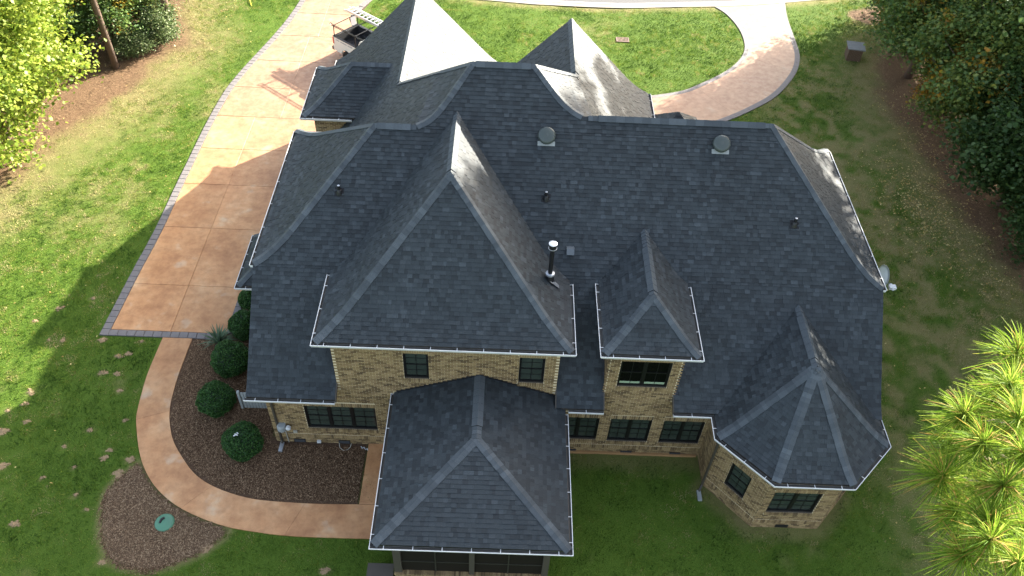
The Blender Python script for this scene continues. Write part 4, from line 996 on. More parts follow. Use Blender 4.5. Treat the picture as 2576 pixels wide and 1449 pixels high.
mb = MB(); mb.box((-2.08, -4.92, 2.9), (2.8, -4.74, 3.16)); mb.box((-2.08, -4.74, 2.9), (-1.9, .38, 3.16)); mb.box((2.62, -4.74, 2.9), (2.8, .38, 3.16)); mb.build('porch_beam', MAT['fascia'], HOUSE)
for x0, x1 in ((-1.84, .29), (.46, 2.60)):
    mb = MB(); mb.box((x0, -4.83, .925), (x1, -4.82, 2.9)); sc = mb.build('insect_screen', MAT['screen'], HOUSE)
    mb = MB(); mb.box((x0, -4.85, 1.55), (x1, -4.81, 1.59)); mb.box(((x0+x1)/2-.02, -4.852, .93), ((x0+x1)/2+.02, -4.812, 2.9)); mb.build('screen_bar', MAT['frame2'], sc)
for x in (-2.0, 2.71):
    mb = MB(); mb.box((x, -4.72, .86), (x+.01, .38, 2.9)); mb.build('insect_screen', MAT['screen'], HOUSE)
mb = MB(); mb.box((-2.6, -5.1, 3.12), (3.34, .4, 3.20)); mb.build('soffit', MAT['fascia'], HOUSE)
mb = MB(); mb.box((-2.95, -5.05, -.1), (-2.2, -4.6, .66)); pier = mb.build('step_pier', MAT['plainbrick'], HOUSE)
mb = MB(); mb.box((-3.0, -5.12, .662), (-2.15, -4.55, .73)); mb.build('stone_cap', MAT['fascia'], pier)

# ---- downspouts, meter, hose bib
def downspout(top, mid, bot, name='downspout'):
    mb = MB(); mb.tube([top, mid, (mid[0], mid[1], bot[2]+.12), bot], .048, 4); d = mb.build(name, MAT['downspout'], HOUSE)
    m = MB(); m.box((bot[0]-.07, bot[1]-.35, 0.0), (bot[0]+.07, bot[1]+.05, .09)); m.build('outlet', MAT['galv'] if bot[0] < 0 else MAT['panelgrey'], d)
downspout((-6.92, -.14, 3.26), (-6.90, YW-.07, 3.05), (-6.88, .25, .06))
downspout((8.30, -1.0, 3.24), (8.52, -.92, 2.9), (8.40, -1.15, .06))
mb = MB(); mb.lathe((-6.76, YW-.10, 1.02), [(.0, -.17), (.12, -.17), (.16, -.10), (.16, .10), (.12, .17), (.0, .17)], 14, V((0, 0, 1))); mb.box((-6.90, YW-.11, .90), (-6.62, YW-.01, 1.20)); mt = mb.build('meter_box', MAT['greybox'], HOUSE)
mb = MB(); mb.lathe((-6.50, YW-.10, 1.08), [(.09, 0), (.09, .10), (.06, .13)], 12, V((0, -1, 0))); mb.build('meter_dial', MAT['whiteplastic'], mt)
mb = MB(); mb.tube([(-6.68, YW-.05, .92), (-6.66, YW-.05, 0)], .02, 6); mb.build('conduit', MAT['pvc'], mt)
mb = MB(); mb.box((-6.40, YW-.05, .62), (-6.26, YW-.01, .74)); mb.build('outlet_box', MAT['pvc'], HOUSE)
mb = MB(); mb.box((-5.60, YW-.10, .06), (-5.46, YW-.03, .17)); mb.build('outlet_box', MAT['whiteplastic'], HOUSE)

# ---- roof vents and pipes
nM = V((0, -.659, .752)); upM = V((0, .752, .659))
def onM(x, y): return V((x, y, 3.38+.876*y))
def dome_vent(x, y):
    p = onM(x, y)+nM*.012; mb = MB(); mb.lathe(p, [(.20, .0), (.20, .10), (.285, .09), (.305, .14), (.300, .19), (.275, .235), (.225, .26), (.10, .268), (.0, .270)], 28, nM); d = mb.build('dome_vent', MAT['dome'], HOUSE, smooth=True)
    b = MB(); c = p-upM*.30; b.obox(c-V((.30, 0, 0))-upM*.03+nM*.012, V((.60, 0, 0)), upM*.16, nM*.006); b.build('flashing', MAT['panelgrey'], d)
dome_vent(2.33, 6.95); dome_vent(8.36, 6.93)
def vent_pipe(x, y):
    p = onM(x, y); mb = MB(); mb.lathe(p-V((0, 0, .05)), [(.13, 0), (.10, .10), (.075, .16), (.055, .18), (.055, .34), (.040, .34), (.040, .30)], 14); v_ = mb.build('vent_pipe', MAT['black'], HOUSE, smooth=False)
    b = MB(); b.lathe(p+V((0, 0, .285)), [(.045, 0), (.045, .012), (.02, .016)], 10); b.build('pipe_rim', MAT['galv'], v_)
    c = MB(); c.obox(p-V((.16, 0, 0))-upM*.15+nM*.014, V((.32, 0, 0)), upM*.30, nM*.004); c.build('flashing', MAT['butt'], v_)
vent_pipe(-4.69, 5.28); vent_pipe(2.39, 5.34); vent_pipe(11.0, 4.92)
p = onM(3.29, 4.01); mb = MB(); a = p-V((.13, 0, 0))-upM*.16
mb.add([a, a+V((.26, 0, 0)), a+V((.26, 0, 0))+upM*.32, a+upM*.32, a+nM*.12, a+V((.26, 0, 0))+nM*.12, a+V((.26, 0, 0))+upM*.22+nM*.13, a+upM*.22+nM*.13], [(0, 3, 2, 1), (4, 5, 6, 7), (0, 1, 5, 4), (1, 2, 6, 5), (2, 3, 7, 6), (3, 0, 4, 7)])
mb.build('box_vent', simple('grey_vent_paint', (.10, .115, .125), .5), HOUSE)
fz = ZB+HB-.93*(2.57-XB)
mb = MB(); mb.lathe((2.57, 2.76, 6.72), [(.17, .0), (.13, .20), (.085, .26), (.075, .28), (.075, 1.42)], 18); fl = mb.build('flue_pipe', MAT['black'], HOUSE, smooth=False)
mb = MB(); mb.lathe((2.57, 2.76, 6.98), [(.085, 0), (.16, .0), (.15, .05), (.085, .07)], 18); mb.build('storm_collar', MAT['galv'], fl)
mb = MB(); mb.lathe((2.57, 2.76, 8.14), [(.075, 0), (.13, .02), (.13, .22), (.125, .23)], 20); mb.build('flue_cap', MAT['black'], fl)
mb = MB(); mb.lathe((2.57, 2.76, 8.355), [(.14, 0), (.14, .02), (.09, .035), (.0, .04)], 20); mb.build('cap_lid', MAT['steel'], fl)
mb = MB(); mb.lathe((2.57, 2.76, 8.165), [(.135, 0), (.14, .0), (.14, .02), (.13, .02)], 20); mb.build('cap_band', MAT['steel'], fl)
mb = MB(); q = V((2.57, 2.62, 6.80)); mb.add([q+V((0, -.05, .02)), q+V((.34, -.05, -.30)), q+V((.34, .10, -.30)), q+V((.20, .12, -.16))], [(0, 1, 2, 3)]); mb.build('flashing', MAT['galv'], fl)
# ---- satellite dish on the east wall
mb = MB(); dc = V((14.75, 4.75, 5.55)); ax = V((.55, -.62, .56)).normalized(); mb.lathe(dc, [(.40, .10), (.41, .105), (.30, .045), (.15, .012), (.02, 0)][::1], 24, ax); ds_ = mb.build('satellite_dish', MAT['dish'], HOUSE, smooth=True)
mb = MB(); mb.tube([(13.85, 4.75, 5.0), (14.4, 4.75, 5.05), dc-ax*.03], .025, 6); mb.tube([dc-V((0, 0, .35)), dc+ax*.35+V((0, -.25, -.1))], .014, 6); mb.build('dish_arm', MAT['greybox'], ds_)
mb = MB(); mb.box((14.9, 4.12, 5.48), (15.14, 4.30, 5.58)); mb.box((14.97, 4.06, 5.5), (15.05, 4.36, 5.56)); mb.build('receiver', MAT['whiteplastic'], ds_)
flush_pieces()
# ================================================================== SMALL THINGS ON THE GROUND
mb = MB(); mb.lathe((-10.21, -3.03, -.02), [(.33, 0), (.33, .05), (.31, .09), (.26, .115), (.14, .14), (.0, .145)], 28); o = mb.build('access_lid', MAT['lid'], smooth=True)
tag(o, 'round green plastic access lid in the oval mulch patch', 'lid')
m = MB(); m.tube([(-10.33, -3.10, .118), (-10.31, -2.98, .135), (-10.22, -2.90, .135)], [.04, .045, .04], 8); parent_world(h := m.build('handle_slot', MAT['black']), o)
o = empty('storm_drain', (8.07, 30.46, 0)); tag(o, 'rusty rectangular drain grate set in the circle lawn', 'drain')
m = MB()
for k in range(9): m.box((-.36+k*.085, -.22, 0), (-.315+k*.085, .22, .04))
m.build('grate', MAT['grate'], o, world=False)
m = MB(); m.box((-.40, -.27, -.04), (.40, -.225, .045)); m.box((-.40, .225, -.04), (.40, .27, .045)); m.box((-.40, -.225, -.04), (-.365, .225, .045)); m.box((.365, -.225, -.04), (.40, .225, .045)); m.build('kerb_frame', MAT['grate'], o, world=False)
# brick pedestal with a stone slab beside the loop drive
o = empty('brick_pedestal', (22.3, 29.55, 0), math.radians(-8)); tag(o, 'squat brown brick pedestal with grey stone slab under the right trees', 'pedestal')
m = MB(); m.box((-.40, -.40, -.05), (.40, .40, .78)); m.build('mortar_core', simple('grey_mortar', (.22, .17, .13), .9), o, world=False)
mp = island_mat('brown_pedestal_brick', [(0, (.07, .045, .03)), (.5, (.12, .08, .052)), (1, (.17, .12, .085))], .9, .2)
bme = {}
for j in range(10):
    for sgn, ax in ((-1, 0), (1, 0), (-1, 1), (1, 1)):
        u = -.41+(0 if j % 2 else -.10)
        while u < .40:
            a, b = max(-.41, u+.006), min(.41, u+.20); u += .205
            if b-a < .03: continue
            m = MB(); z = .0+j*.077
            if ax == 0: m.box((a, sgn*.405-.012, z+.005), (b, sgn*.405+.012, z+.07))
            else: m.box((sgn*.405-.012, a, z+.005), (sgn*.405+.012, b, z+.07))
            m.build('brick', mp, o, world=False)
m = MB(); m.add([(-.52, -.50, .78), (.50, -.52, .78), (.54, .46, .78), (-.50, .52, .78), (-.53, -.51, .84), (.50, -.53, .85), (.55, .47, .85), (-.51, .53, .84)], [(0, 3, 2, 1), (4, 5, 6, 7), (0, 1, 5, 4), (1, 2, 6, 5), (2, 3, 7, 6), (3, 0, 4, 7)]); m.build('stone_slab', simple('weathered_slab', (.20, .20, .19), .9, var=.35, vs=6), o, world=False)
# grey slatted screen beside the garden wall
o = empty('slat_screen', (-8.2, 1.8, 0)); tag(o, 'small grey slatted utility screen at the house corner by the mulch', 'screen')
for k in range(8):
    m = MB(); m.box((-.42+k*.115, -.02, .06), (-.42+k*.115+.095, .01, 1.0)); m.build('slat', MAT['panelgrey'], o, world=False)
for x in (-.50, .52):
    m = MB(); m.box((x-.045, -.05, 0), (x+.045, .05, 1.06)); m.build('post', MAT['panelgrey'], o, world=False)
m = MB(); m.box((-.46, .012, .2), (.48, .04, .27)); m.box((-.46, .012, .78), (.48, .04, .85)); m.build('rail', MAT['panelgrey'], o, world=False)
# garden hose loop, white offcut, yellow rope, sprinkler stake
m = MB(); m.tube([(-4.78, .32, .12), (-4.75, .18, .03), (-4.6, .07, .015), (-4.45, .10, .02), (-4.36, .22, .04), (-4.34, .33, .10)], .014, 6); tag(m.build('garden_hose', MAT['pvc']), 'short pale hose looping below a wall vent', 'hose')
m = MB(); zz = [(-3.98, .27), (-3.92, .18), (-3.86, .24), (-3.80, .13), (-3.74, .19), (-3.70, .10)]
for a, b in zip(zz[:-1], zz[1:]): m.tube([(*a, .02), (*b, .02)], .018, 5)
tag(m.build('gutter_offcut', MAT['whiteplastic']), 'zigzag white metal offcut lying on mulch by the porch', 'offcut')
m = MB(); pp = [(-15.55, 32.6, .03), (-15.75, 33.1, .06), (-15.95, 33.7, .05), (-16.15, 34.6, .06), (-16.3, 35.6, .05)]; m.tube(pp, .02, 5); tag(m.build('yellow_rope', MAT['yellow']), 'thin yellow rope lying on the lawn near the left woods', 'rope')

# ------------------------------------------------------------------ leaves
def leaf_quads(c, size, up=.5, fold=.25):
    """diamond leaves: centres (n,3), size (n,) -> verts, faces (two folded triangles each)"""
    n = len(c); nrm = rng.normal(size=(n, 3)); nrm[:, 2] = np.abs(nrm[:, 2])+up; nrm /= np.linalg.norm(nrm, axis=1)[:, None]
    t = rng.normal(size=(n, 3)); t -= nrm*np.sum(t*nrm, 1)[:, None]; t /= np.linalg.norm(t, axis=1)[:, None]; b = np.cross(nrm, t); s = size[:, None]
    v = np.stack([c-t*s*.5, c+b*s*.42+nrm*s*fold*.3-t*s*.05, c+t*s*.55, c-b*s*.42+nrm*s*fold*.3-t*s*.05], 1)
    return v.reshape(-1, 3), np.arange(n*4).reshape(-1, 4)
def clump_points(n_cl, center, radii, per, spread, shell=.55, seed=0, flat=.7, squash=None):
    r_ = np.random.default_rng(seed); d = r_.normal(size=(n_cl, 3)); d /= np.linalg.norm(d, axis=1)[:, None]; rad = shell+(1-shell)*r_.uniform(0, 1, n_cl)**.6
    lump = 1+.28*np.sin(d[:, 0]*5+seed)*np.cos(d[:, 1]*4+seed*2)+.16*np.sin(d[:, 2]*7+d[:, 0]*6)
    cc = d*rad[:, None]*lump[:, None]*np.array(radii); cc = cc+np.array(center)
    pts = np.repeat(cc, per, 0)+r_.normal(size=(n_cl*per, 3))*spread*np.array([1, 1, flat]); return cc, pts
def tree_mesh(seed, height, cr, cz, n_cl, per, leaf, lmat, spread=.42, trunk_r=.16, limbs=14, shell=.5, up=.5):
    """returns (trunk mesh, crown mesh) in local coordinates"""
    cc, pts = clump_points(n_cl, (0, 0, cz), cr, per, spread, shell, seed)
    r_ = np.random.default_rng(seed+5); sz = leaf*r_.uniform(.65, 1.3, len(pts)); v, f = leaf_quads(pts, sz, up)
    cm = np_mesh('crown', v, f, lmat)
    m = MB(); top = cz+cr[2]*.65; b = [(0, 0, -.1)]; dx = dy = 0
    for k in range(1, 8): dx += r_.normal()*.08; dy += r_.normal()*.08; b.append((dx, dy, top*k/7))
    m.tube(b, [trunk_r*(1.25 if k == 0 else 1-.11*k) for k in range(8)], 9)
    sel = r_.choice(len(cc), min(limbs, len(cc)), False)
    for i in sel:
        e = V(cc[i]); k = min(6, max(2, int(e.z/top*7*.62))); s = V(b[k]); mid = s.lerp(e, .5)+V((0, 0, -.12*(e-s).length+.2)); m.tube([s, mid, e], [trunk_r*.42, trunk_r*.25, trunk_r*.07], 6)
    me = bpy.data.meshes.new('trunk'); me.from_pydata(m.v, [], m.f); me.materials.append(MAT['bark']); me.polygons.foreach_set('use_smooth', [True]*len(m.f)); me.update()
    return me, cm
def place_tree(name, meshes, loc, rz, sc, label, group=None, cat='tree'):
    o = empty(name, loc, rz); o.scale = sc if isinstance(sc, tuple) else (sc,)*3; tag(o, label, cat, group)
    for n, me in zip(('trunk', 'crown'), meshes):
        c = bpy.data.objects.new(n, me); link(c); c.parent = o
    return o
T_bright = tree_mesh(1, 9, (3.1, 3.1, 4.0), 5.2, 360, 150, .16, MAT['leaf_bright'], .46, .17, 20, .55)
T_green = tree_mesh(2, 11, (3.2, 3.2, 4.6), 6.4, 340, 115, .175, MAT['leaf_green'], .48, .19, 18, .5)
T_autumn = tree_mesh(3, 10, (3.0, 3.0, 4.3), 5.6, 340, 115, .175, MAT['leaf_autumn'], .46, .17, 18, .5)
T_dark = tree_mesh(4, 8, (2.3, 2.3, 3.4), 4.2, 260, 95, .17, MAT['leaf_dark'], .42, .14, 14, .45)
T_silver = tree_mesh(5, 4, (1.3, 1.3, 1.5), 1.7, 110, 80, .15, MAT['leaf_silver'], .32, .07, 10, .5)
WOODL, WOODR = 'trees of the left wood', 'trees of the right wood'
place_tree('maple_tree', T_bright, (-24.4, 17.4, 0), .3, 1.22, 'tall sunlit yellow-green tree filling the upper left corner')
place_tree('maple_tree', T_bright, (-25.6, 13.6, 0), 2.0, (.8, .8, .72), 'lower yellow-green tree at the left edge beneath the tall sunlit one')
place_tree('maple_tree', T_bright, (-25.3, 22.4, 0), 4.1, (.95, .95, 1.05), 'yellow-green tree behind the tall sunlit one at top left')
place_tree('wood_tree', T_green, (-22.6, 27.8, 0), 1.0, (.8, .8, .62), 'dark green tree right behind the bare leaning pine trunk')
place_tree('wood_tree', T_dark, (-24.4, 25.0, 0), 2.2, (1.0, 1.0, .85), 'dark green tree left of the bare pine trunk')
place_tree('wood_tree', T_autumn, (-21.3, 29.4, 0), .6, (.72, .72, .58), 'green and gold young tree between pine trunk and silvery shrub')
place_tree('wood_tree', T_green, (-23.2, 32.5, 0), 3.3, (.9, .9, .9), 'green tree at the top edge left of the lawn', WOODL)
place_tree('wood_tree', T_green, (-27.5, 29.5, 0), 5.0, 1.0, 'green tree deep in the left wood behind the dark trees')
place_tree('silver_shrub', T_silver, (-19.75, 27.7, 0), 0, .72, 'silvery green shrub at the lawn edge beside a dark trunk', cat='shrub')
place_tree('silver_shrub', T_silver, (-20.9, 26.4, 0), 1.9, (.7, .7, .5), 'low silvery green shrub beside the bare pine trunk', cat='shrub')
# two pine stems of the left wood
def pine_stem(loc, h, r, label):
    o = empty('pine_tree', loc); tag(o, label, 'tree'); m = MB(); m.tube([(0, 0, -.1), (.02, .01, h*.3), (-.03, .02, h*.65), (.02, 0, h)], [r*1.15, r, r*.85, r*.6], 10); m.build('trunk', MAT['bark'], o, world=False, smooth=True)
    cc, pts = clump_points(90, (0, 0, h), (2.2, 2.2, 2.0), 60, .35, .4, int(h*7)); v, f = leaf_quads(pts, .22*np.ones(len(pts)), .3); c = link(bpy.data.objects.new('crown', np_mesh('crown', v, f, MAT['leaf_dark']))); c.parent = o
pine_stem((-21.45, 24.82, 0), 15.5, .17, 'tall bare pine trunk standing in rusty straw at upper left')
pine_stem((-19.3, 28.45, 0), 14.0, .24, 'thick dark trunk at the lawn edge behind silvery shrubs')
# right wood: front rank in view, then the trees that shade the drive and roofs
place_tree('maple_tree', T_green, (25.2, 27.6, 0), 0.4, (1.05, 1.05, .92), 'green tree with low yellow leaves beside the brick pedestal')
place_tree('maple_tree', T_autumn, (25.9, 20.2, 0), 1.3, (1.08, 1.08, 1.0), 'orange and yellow maple in the middle of the right wood')
place_tree('maple_tree', T_green, (25.8, 33.6, 0), 2.6, (.9, .9, .85), 'dark green tree at top right beyond the pedestal')
place_tree('maple_tree', T_autumn, (29.6, 27.0, 0), 3.9, (1.05, 1.05, 1.1), 'autumn tree at the upper right edge behind the pedestal tree')
place_tree('wood_tree', T_dark, (26.2, 15.8, 0), 5.0, (1.3, 1.3, 1.05), 'dark evergreen at the right edge below the orange maple')
place_tree('wood_tree', T_dark, (26.9, 12.6, 0), 2.4, (1.05, 1.05, .72), 'lower dark evergreen at the right edge above the pine')
place_tree('wood_tree', T_green, (31.0, 36.5, 0), .9, 1.1, 'green tree in the far top right corner of the wood', WOODR)
place_tree('wood_tree', T_green, (31.6, 19.6, 0), 1.9, 1.4, 'large green tree beyond the right edge of the orange maple', WOODR)
for x, y, rz_, sc_, lab in ((26.4, 6.4, .7, .9, 'green tree just off the right edge below the dark evergreens'), (29.6, 13.6, 5.5, 1.55, 'big green tree off the right edge beyond the dark evergreens'), (27.6, 2.2, 2.9, .95, 'green tree off the right edge level with the turret'), (26.0, -2.5, 4.2, .85, 'green tree off the lower right edge behind the pine top')):
    place_tree('wood_tree', T_green, (x, y, 0), rz_, sc_, lab)
place_tree('maple_tree', T_autumn, (25.6, 24.1, 0), 5.2, (.78, .78, .72), 'smaller golden green tree between the pedestal tree and the orange maple')
place_tree('wood_tree', T_green, (28.4, 23.0, 0), 3.1, (1.0, 1.0, 1.0), 'tall green tree behind the orange maple at the right edge')
place_tree('wood_tree', T_autumn, (27.6, 30.8, 0), 2.2, (.95, .95, .9), 'yellowing tree above the pedestal at top right')
place_tree('wood_tree', T_green, (27.6, 17.4, 0), 1.1, (.9, .9, .85), 'green tree squeezed between orange maple and dark evergreen')
def tall_pine_mesh(seed):
    cc, pts = clump_points(120, (0, 0, 22.0), (3.0, 3.0, 5.2), 62, .42, .35, seed); v, f = leaf_quads(pts, np.random.default_rng(seed).uniform(.24, .42, len(pts)), .2); cm = np_mesh('crown', v, f, MAT['leaf_dark'])
    m = MB(); m.tube([(0, 0, -.1), (.1, 0, 8), (-.05, .1, 16), (.0, .1, 26)], [.26, .22, .16, .04], 9)
    r_ = np.random.default_rng(seed+1)
    for i in r_.choice(len(cc), 26, False): e = V(cc[i]); s = V((0, .06, max(14, e.z-1.2))); m.tube([s, s.lerp(e, .5)+V((0, 0, .15)), e], [.06, .04, .012], 5)
    me = bpy.data.meshes.new('trunk'); me.from_pydata(m.v, [], m.f); me.materials.append(MAT['bark']); me.update(); return me, cm
TP = tall_pine_mesh(31), tall_pine_mesh(32)
for i, (x, y, s) in enumerate([(28.6, 26.2, 1.0), (30.5, 20.2, 1.05), (29.0, 14.0, 1.0), (32.5, 30.2, 1.05), (33.5, 24.5, 1.1), (34.0, 16.5, 1.1), (28.2, 8.4, .95), (37.0, 34.6, 1.15), (32.0, 10.5, 1.05), (37.0, 28.5, 1.15), (31.5, 3.0, 1.0), (38.0, 20.5, 1.15), (37.0, 7.0, 1.1), (30.5, 34.3, .86)]):
    place_tree('pine_tree', TP[i % 2], (x, y, 0), i*1.7, (s, s, s), 'tall dark pine rising out of the picture behind the right wood', 'tall pines behind the right wood')
# ------------------------------------------------------------------ clipped boxwood balls, yucca
def ball_mesh(seed, r, n):
    r_ = np.random.default_rng(seed); d = r_.normal(size=(n, 3)); d /= np.linalg.norm(d, axis=1)[:, None]; b = 1+.07*np.sin(d[:, 0]*4+seed)*np.cos(d[:, 1]*5+seed*3)+.03*np.sin(d[:, 2]*11+d[:, 0]*9)+r_.normal(size=n)*.02+(r_.uniform(0, 1, n) < .02)*r_.uniform(.03, .09, n)
    p = d*b[:, None]*r; p[:, 2] *= .93; p = p[p[:, 2] > -.86*r]; v, f = leaf_quads(p, r_.uniform(.035, .07, len(p)), .3); lm = np_mesh('foliage', v, f, MAT['box'])
    m = MB(); m.lathe((0, 0, 0), [(r*.93*math.cos(a), r*.87*math.sin(a)) for a in np.linspace(-1.2, 1.5, 10)], 18); cm = bpy.data.meshes.new('core'); cm.from_pydata(m.v, [], m.f); cm.materials.append(MAT['boxcore']); cm.update()
    return cm, lm
balls = [((-8.19, -.02, .0), .68, 'round clipped shrub nearest the house corner with a pale scrap on top'), ((-9.62, 1.80, 0), .66, 'round clipped shrub second from the curve of the garden walk'), ((-9.55, 3.72, 0), .72, 'round clipped shrub just below the yucca plant'), ((-9.45, 5.55, 0), .60, 'small clipped shrub with brown tips above the yucca'), ((-9.55, 7.10, 0), .50, 'smallest clipped shrub partly hidden under the low door roof')]
for i, ((x, y, z), r, lab) in enumerate(balls):
    o = empty('boxwood_shrub', (x, y, 0), i*1.1); tag(o, lab, 'shrub', 'clipped shrubs along the west wall'); cm, lm = ball_mesh(i+20, r, int(14000*r))
    for nme, me in (('stem_core', cm), ('foliage', lm)):
        c = link(bpy.data.objects.new(nme, me)); c.parent = o; c.location = (0, 0, r*.80)
m = MB(); z = 1.16
for a, b in (((-8.33, -.22), (-8.26, -.16)), ((-8.26, -.14), (-8.18, -.20)), ((-8.24, -.08), (-8.18, -.12)), ((-8.30, -.12), (-8.24, -.20))): m.tube([(*a, z), (*b, z+.03)], [.028, .018], 5)
tag(m.build('white_scrap', MAT['whiteplastic']), 'small white scrap lying on top of the nearest clipped shrub', 'scrap')
o = empty('yucca_plant', (-10.45, 4.98, 0)); tag(o, 'spiky grey-green yucca at the corner of the driveway', 'plant')
for k in range(64):
    a = random.uniform(0, 6.283); el = random.uniform(.25, 1.35); L_ = random.uniform(.55, .95); w = .028; d = V((math.cos(a)*math.cos(el), math.sin(a)*math.cos(el), math.sin(el))); s = V((-math.sin(a), math.cos(a), 0))*w; base = V((math.cos(a)*.06, math.sin(a)*.06, .05))
    m = MB(); p1 = base+d*L_*.5; p2 = base+d*L_+V((0, 0, -.22*L_*math.cos(el))); u = V((0, 0, .012))
    m.add([base-s*.8, base+s*.8, p1+s, p1-s, p2, p1-u, base-u], [(0, 1, 2, 3), (3, 2, 4), (6, 5, 2, 1), (0, 3, 5, 6)]); m.build('blade', MAT['yucca'], o, world=False)

# ------------------------------------------------------------------ pickup truck with ladder rack
TA = math.atan2(-1.16, 1.44); fwd = V((math.cos(TA), math.sin(TA), 0)); lft = V((-fwd.y, fwd.x, 0)); rear = V((-9.30, 26.97, 0))+lft*.98
truck = empty('pickup_truck', rear, TA); tag(truck, 'white pickup truck with black ladder rack parked beyond the garage roof', 'truck')
def tp(mb, name, m, par=None, smooth=False): return mb.build(name, MAT[m], par or truck, world=False, smooth=smooth)
W2 = .98
# bed: side panels with wheel arch, tailgate, floor
def side_panel(y, s):
    m = MB(); prof_ = [(0, .55), (0, 1.40)]; top = 1.40; arch = [(.62+.0, .52)]+[(1.10-.46*math.cos(a), .42+.46*math.sin(a)) for a in np.linspace(.25, math.pi-.25, 11)]+[(1.62, .52)]
    out = [(0, .56), (.40, .52)]+arch[1:-1]+[(1.80, .50), (2.02, .50), (2.02, top), (0, top)]
    a = [V((x, y, z)) for x, z in out]; b = [V((x, y-s*.10, z)) for x, z in out]
    m.poly(a if s > 0 else a[::-1]); m.poly(b[::-1] if s > 0 else b)
    for k in range(len(a)): q = (k+1) % len(a); m.poly([a[k], b[k], b[q], a[q]])
    return m
bed = tp(side_panel(-W2, -1), 'bed_side', 'truck'); tp(side_panel(W2, 1), 'bed_side', 'truck')
m = MB(); m.box((-.02, -W2+.10, .60), (.06, W2-.10, 1.38)); tp(m, 'tailgate', 'truck')
m = MB(); m.box((.06, -W2+.10, .72), (2.0, W2-.10, .80)); m.box((.061, -W2+.101, .80), (.10, W2-.101, 1.36)); m.box((.10, -W2+.101, .80), (2.0, -W2+.13, 1.37)); m.box((.10, W2-.13, .80), (2.0, W2-.101, 1.37)); m.box((1.97, -W2+.13, .8), (2.0, W2-.13, 1.37))
for k in range(12): m.box((.12, -W2+.2+k*.13, .80), (1.95, -W2+.25+k*.13, .815))
m.box((.72, -W2+.13, .8), (1.48, -W2+.36, 1.05)); m.box((.72, W2-.36, .8), (1.48, W2-.13, 1.05)); tp(m, 'bed_liner', 'liner')
m = MB()
for y0, y1 in ((-W2-.005, -W2+.12), (W2-.12, W2+.005)): m.box((-.01, y0, 1.402), (2.02, y1, 1.425))
m.box((-.03, -W2+.12, 1.385), (.08, W2-.12, 1.41)); tp(m, 'bed_rail_cap', 'liner')
m = MB(); m.add([V(q) for q in [(.95, -.75, .82), (1.35, -.85, .82), (1.55, -.5, .83), (1.2, -.45, .83), (1.0, -.7, 1.0), (1.3, -.72, 1.12), (1.38, -.6, .98), (1.15, -.58, 1.06)]], [(0, 1, 5, 4), (1, 2, 6, 5), (2, 3, 7, 6), (3, 0, 4, 7), (4, 5, 6, 7)]); tp(m, 'tarp_bundle', 'whiteplastic')
# cab
m = MB(); rings = []
for x, zb, zt, w in [(2.06, .50, 1.42, .97), (2.06, .5, 1.45, .97)]: pass
cab = [(2.05, 1.36), (2.12, 1.78), (2.30, 1.88), (3.25, 1.89), (3.75, 1.70), (4.30, 1.18), (4.55, 1.13), (5.55, 1.05), (5.72, .92), (5.74, .45), (4.95, .45)]
low = [(4.95-.0, .45)]
def cab_sec(y, inset): return [V((x, y*(inset if z > 1.40 else 1), z)) for x, z in cab]+[V((x, y, z)) for x, z in [(4.86, .62), (4.60, .82), (4.30, .62), (4.22, .45), (2.05, .45)]]
a, b = cab_sec(-W2, .80), cab_sec(W2, .80); m.poly(a); m.poly(b[::-1])
for k in range(len(a)): q = (k+1) % len(a); m.poly([a[q], a[k], b[k], b[q]])
body = tp(m, 'cab', 'truck')
m = MB()
for s in (-1, 1):
    m.poly([V((2.55, s*(W2+.003), 1.40)), V((4.02, s*(W2+.003), 1.40)), V((3.70, s*(W2*.805+.004), 1.70)), V((3.25, s*(W2*.80+.004), 1.82)), V((2.55, s*(W2*.80+.004), 1.80))][::s])
m.poly([V((2.062, -.72, 1.45)), V((2.107, -.68, 1.75)), V((2.107, .68, 1.75)), V((2.062, .72, 1.45))]); m.poly([V((3.80, -.70, 1.665)), V((4.27, -.86, 1.225)), V((4.27, .86, 1.225)), V((3.80, .70, 1.665))]); tp(m, 'window_glass', 'glassdark', body)
for s in (-1, 1):
    m = MB(); m.box((-.012, s*W2-.11 if s > 0 else -W2-.008, .95), (.09, W2+.008 if s > 0 else -W2+.11, 1.36)); tp(m, 'taillight', 'redlens')
m = MB(); m.box((-.22, -W2+.04, .48), (-.02, W2-.04, .66)); tp(m, 'rear_bumper', 'downspout')
m = MB(); m.box((5.70, -W2+.04, .42), (5.88, W2-.04, .68)); tp(m, 'front_bumper', 'galv')
for x in (1.10, 4.58):
    for s in (-1, 1):
        m = MB(); m.lathe(V((x, s*(W2-.24), .40)), [(.20, -.01), (.30, 0), (.385, .02), (.40, .06), (.40, .19), (.385, .235), (.30, .245), (.24, .22)], 24, V((0, s, 0))); wh = tp(m, 'wheel', 'rubber')
        m = MB(); m.lathe(V((x, s*(W2-.02), .40)), [(.25, -.02), (.245, .0), (.20, -.03), (.12, -.02), (.08, .015), (.0, .02)], 18, V((0, s, 0))); tp(m, 'rim', 'rim', wh)
